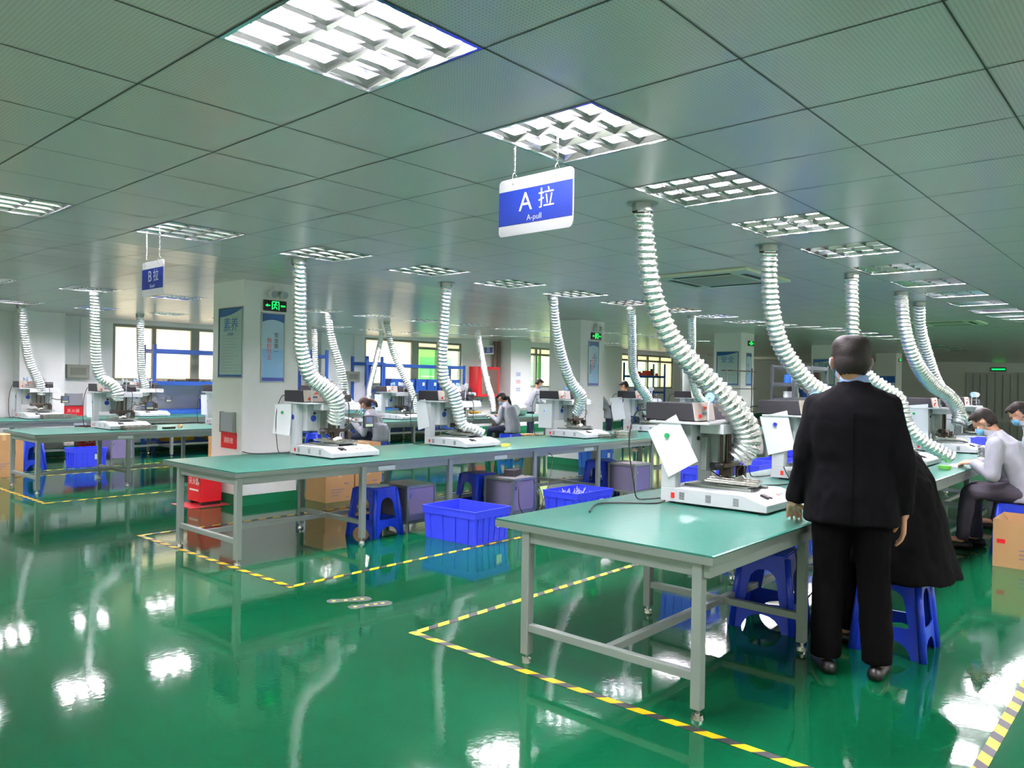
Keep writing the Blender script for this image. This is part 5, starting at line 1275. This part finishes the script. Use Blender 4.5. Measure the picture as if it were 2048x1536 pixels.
# --- crouched person in the black coat behind him
Jc = dict(head=(4.98, 1.62, 1.17), face=(.1, .8, -.5), up=(0, .5, .8), neck=(4.93, 1.50, 1.12), chest=(4.86, 1.34, .98), pelvis=(4.80, 1.18, .58), shL=(4.72, 1.42, 1.06), shR=(5.06, 1.42, 1.06),
    elL=(4.64, 1.58, .84), elR=(5.16, 1.58, .84), wrL=(4.74, 1.68, .80), wrR=(5.06, 1.70, .80), hipL=(4.70, 1.2, .56), hipR=(4.92, 1.2, .56), knL=(4.66, 1.52, .53), knR=(4.96, 1.52, .53), anL=(4.68, 1.5, .08), anR=(4.98, 1.5, .08), toeL=(0, 1, 0), toeR=(.1, 1, 0))
X_, Y_ = Vector((1, 0, 0)), Vector((0, 1, 0))
person('person in a long black coat crouched on a blue stool behind the standing man', Jc, coat_bk, trouser_bk, voxel=.010, hair_style='back', jname='coat', sleeve=(.085, .065, .055), leg=(.10, .075, .06),
    torso=[((4.82, 1.19, .43), X_*.33, Y_*.25), ((4.82, 1.20, .50), X_*.32, Y_*.24), ((4.82, 1.20, .62), X_*.29, Y_*.20), ((4.83, 1.22, .78), X_*.25, Y_*.19), ((4.85, 1.27, .94), X_*.25, Y_*.185-Z*.03), ((4.87, 1.34, 1.06), X_*.23, Y_*.15-Z*.06), ((4.9, 1.41, 1.12), X_*.17, Y_*.10-Z*.06), ((4.92, 1.47, 1.15), X_*.08, Y_*.06-Z*.04)],
    hands={'L': ((.2, .9, -.25), (0, 0, -1), (1, 0, 0), .5), 'R': ((-.2, .9, -.25), (0, 0, -1), (-1, 0, 0), .5)})

# --- seated workers: local frame left/forward/up turned by an angle about the seat
def seated(label, x, y, ang, lean, top, bot, hz=1.18, reach=.50, hand_z=.80, neckdrop=.0, dz=0, **kw):
    f = Vector((math.cos(ang), math.sin(ang), 0)); l = Vector((-math.sin(ang), math.cos(ang), 0)); c = Vector((x, y, 0))
    def q(a, b, z): return c + l*a + f*b + Z*(z+dz)
    nb = lean; nz = hz-.13
    J = dict(head=q(0, nb+.10, hz), face=(f*.72-Z*.62), up=(Z*.8+f*.6), neck=q(0, nb, nz+.02), chest=q(0, nb*.62-.03, nz-.18), pelvis=q(0, -.02, .56),
        shL=q(.175, nb-.02, nz-.06), shR=q(-.175, nb-.02, nz-.06), elL=q(.23, nb*.6+.08, nz-.34), elR=q(-.23, nb*.6+.08, nz-.34), wrL=q(.10, reach-.10, hand_z+.015), wrR=q(-.09, reach-.10, hand_z+.015),
        hipL=q(.09, .02, .555), hipR=q(-.09, .02, .555), knL=q(.13, .42, .535), knR=q(-.12, .42, .535), anL=q(.13, .48, .08), anR=q(-.12, .40, .08), toeL=f+l*.15, toeR=f-l*.1)
    T_ = [(q(0, -.02, .475), l*.18, f*.13), (q(0, -.025, .50), l*.19, f*.145), (q(0, -.03, .62), l*.18, f*.14), (q(0, nb*.25-.03, .75), l*.175, f*.135), (q(0, nb*.6-.03, nz-.17), l*.19, f*.13), (q(0, nb*.85-.03, nz-.06), l*.185, f*.11-Z*.03), (q(0, nb-.01, nz), l*.13, f*.08-Z*.03), (q(0, nb+.02, nz+.05), l*.07, f*.06-Z*.03)]
    tl = kw.pop('tail', None)
    if tl: kw['ponytail'] = [q(0, nb+.10+b_, hz+z_) for b_, z_ in tl]
    kw.setdefault('collar', (top, q(0, nb+.015, nz+.01), l*.082, f*.078, Z*.055+f*.04))
    if 'hands' not in kw: kw['hands'] = {'L': (f*.95-l*.25-Z*.1, -Z-l*.4, -l, .55), 'R': (f*.95+l*.25-Z*.1, -Z+l*.4, l, .55)}
    return person(label, J, top, bot, torso=T_, **kw)
seated('person seated in a light grey jacket and blue mask, working at the bench at right', 8.35, 1.13, math.pi/2, .23, grey_jkt, dk_trouser, hz=1.185, reach=.50, hand_z=.80, voxel=.009, sleeve=(.078, .064, .046), leg=(.098, .074, .06), hair_style='back')
seated('person half cut off by the right edge, black hair and blue mask', 9.75, 1.08, math.pi/2, .20, grey_jkt, dk_trouser, hz=1.24, reach=.5, voxel=.012, hair_style='back')
k_ = Vector((8.2, 10.28, 0))
a_ = R(118)
seated('person with bent head and brown ponytail, seated right of the near pillar duct', 8.2, 10.28, a_, .16, grey_jkt, navy, hz=1.07, reach=.55, voxel=.011, hair=hair_br, hair_style='back', sleeve=(.07, .06, .045), tail=((-.06, .085), (-.13, .085), (-.19, .04), (-.22, -.03)))
seated('person in pale jacket with a long dark ponytail, seated at the third bench', 11.55, 10.26, R(100), .13, grey_jkt, navy, hz=1.16, reach=.52, voxel=.011, hair_style='back', sleeve=(.068, .058, .044), tail=((-.07, .06), (-.135, .03), (-.185, -.06), (-.215, -.17), (-.225, -.26)))
# --- standing workers far away
def standing(label, x, y, ang, top, bot, hz=1.5, lean=.18, **kw):
    f = Vector((math.cos(ang), math.sin(ang), 0)); l = Vector((-math.sin(ang), math.cos(ang), 0)); c = Vector((x, y, 0))
    def q(a, b, z): return c + l*a + f*b + Z*z
    nz = hz-.14
    J = dict(head=q(0, lean+.07, hz), face=(f*.8-Z*.5), up=(Z+f*.5), neck=q(0, lean, nz), chest=q(0, lean*.6, nz-.2), pelvis=q(0, 0, .90), shL=q(.18, lean-.02, nz-.07), shR=q(-.18, lean-.02, nz-.07), elL=q(.24, lean+.03, nz-.34), elR=q(-.24, lean+.03, nz-.34),
        wrL=q(.14, lean+.24, nz-.42), wrR=q(-.14, lean+.24, nz-.42), hipL=q(.09, 0, .87), hipR=q(-.09, 0, .87), knL=q(.1, .02, .48), knR=q(-.1, .02, .48), anL=q(.1, 0, .08), anR=q(-.1, 0, .08), toeL=f, toeR=f)
    T_ = [(q(0, 0, .72), l*.20, f*.14), (q(0, 0, .95), l*.19, f*.14), (q(0, lean*.5, nz-.25), l*.19, f*.13), (q(0, lean*.85, nz-.08), l*.19, f*.11), (q(0, lean, nz-.01), l*.12, f*.08), (q(0, lean, nz+.03), l*.07, f*.06)]
    kw.setdefault('hands', {'L': (f, -Z, -l, .4), 'R': (f, -Z, l, .4)})
    return person(label, J, top, bot, torso=T_, voxel=.013, **kw)
standing('person standing in a pale grey coat and blue mask before the far window', 15.6, 13.2, R(60-90), grey_jkt, navy, hz=1.47)
seated('person in a pale pink jacket, mostly hidden behind the nearest machine', 11.05, 4.98, R(150), .12, pink_cloth, navy, hz=1.18, reach=.4, voxel=.013, mask=False, extra=lambda j: None)
standing('person in a white coat bending left beside the distant blue rack', 15.9, 9.95, R(115), white_cloth, navy, hz=1.44, lean=.34, mask=False)
standing('person with brown hair just right of the second pillar', 14.3, 9.75, R(120), grey_jkt, navy, hz=1.32, lean=.2, hair=hair_br)
s_ = MB().loft([((11.13, 5.17, .98), (.10, 0, 0), (0, .10, 0)), ((11.12, 5.18, 1.04), (.13, 0, 0), (0, .12, 0)), ((11.10, 5.19, 1.10), (.10, 0, 0), (0, .10, 0))], 16)
sc_ = solid(s_, 'scarf', red_cloth, None, .012, 3); tag(sc_, 'bright red scarf around the neck of the person behind the nearest machine', 'scarf')
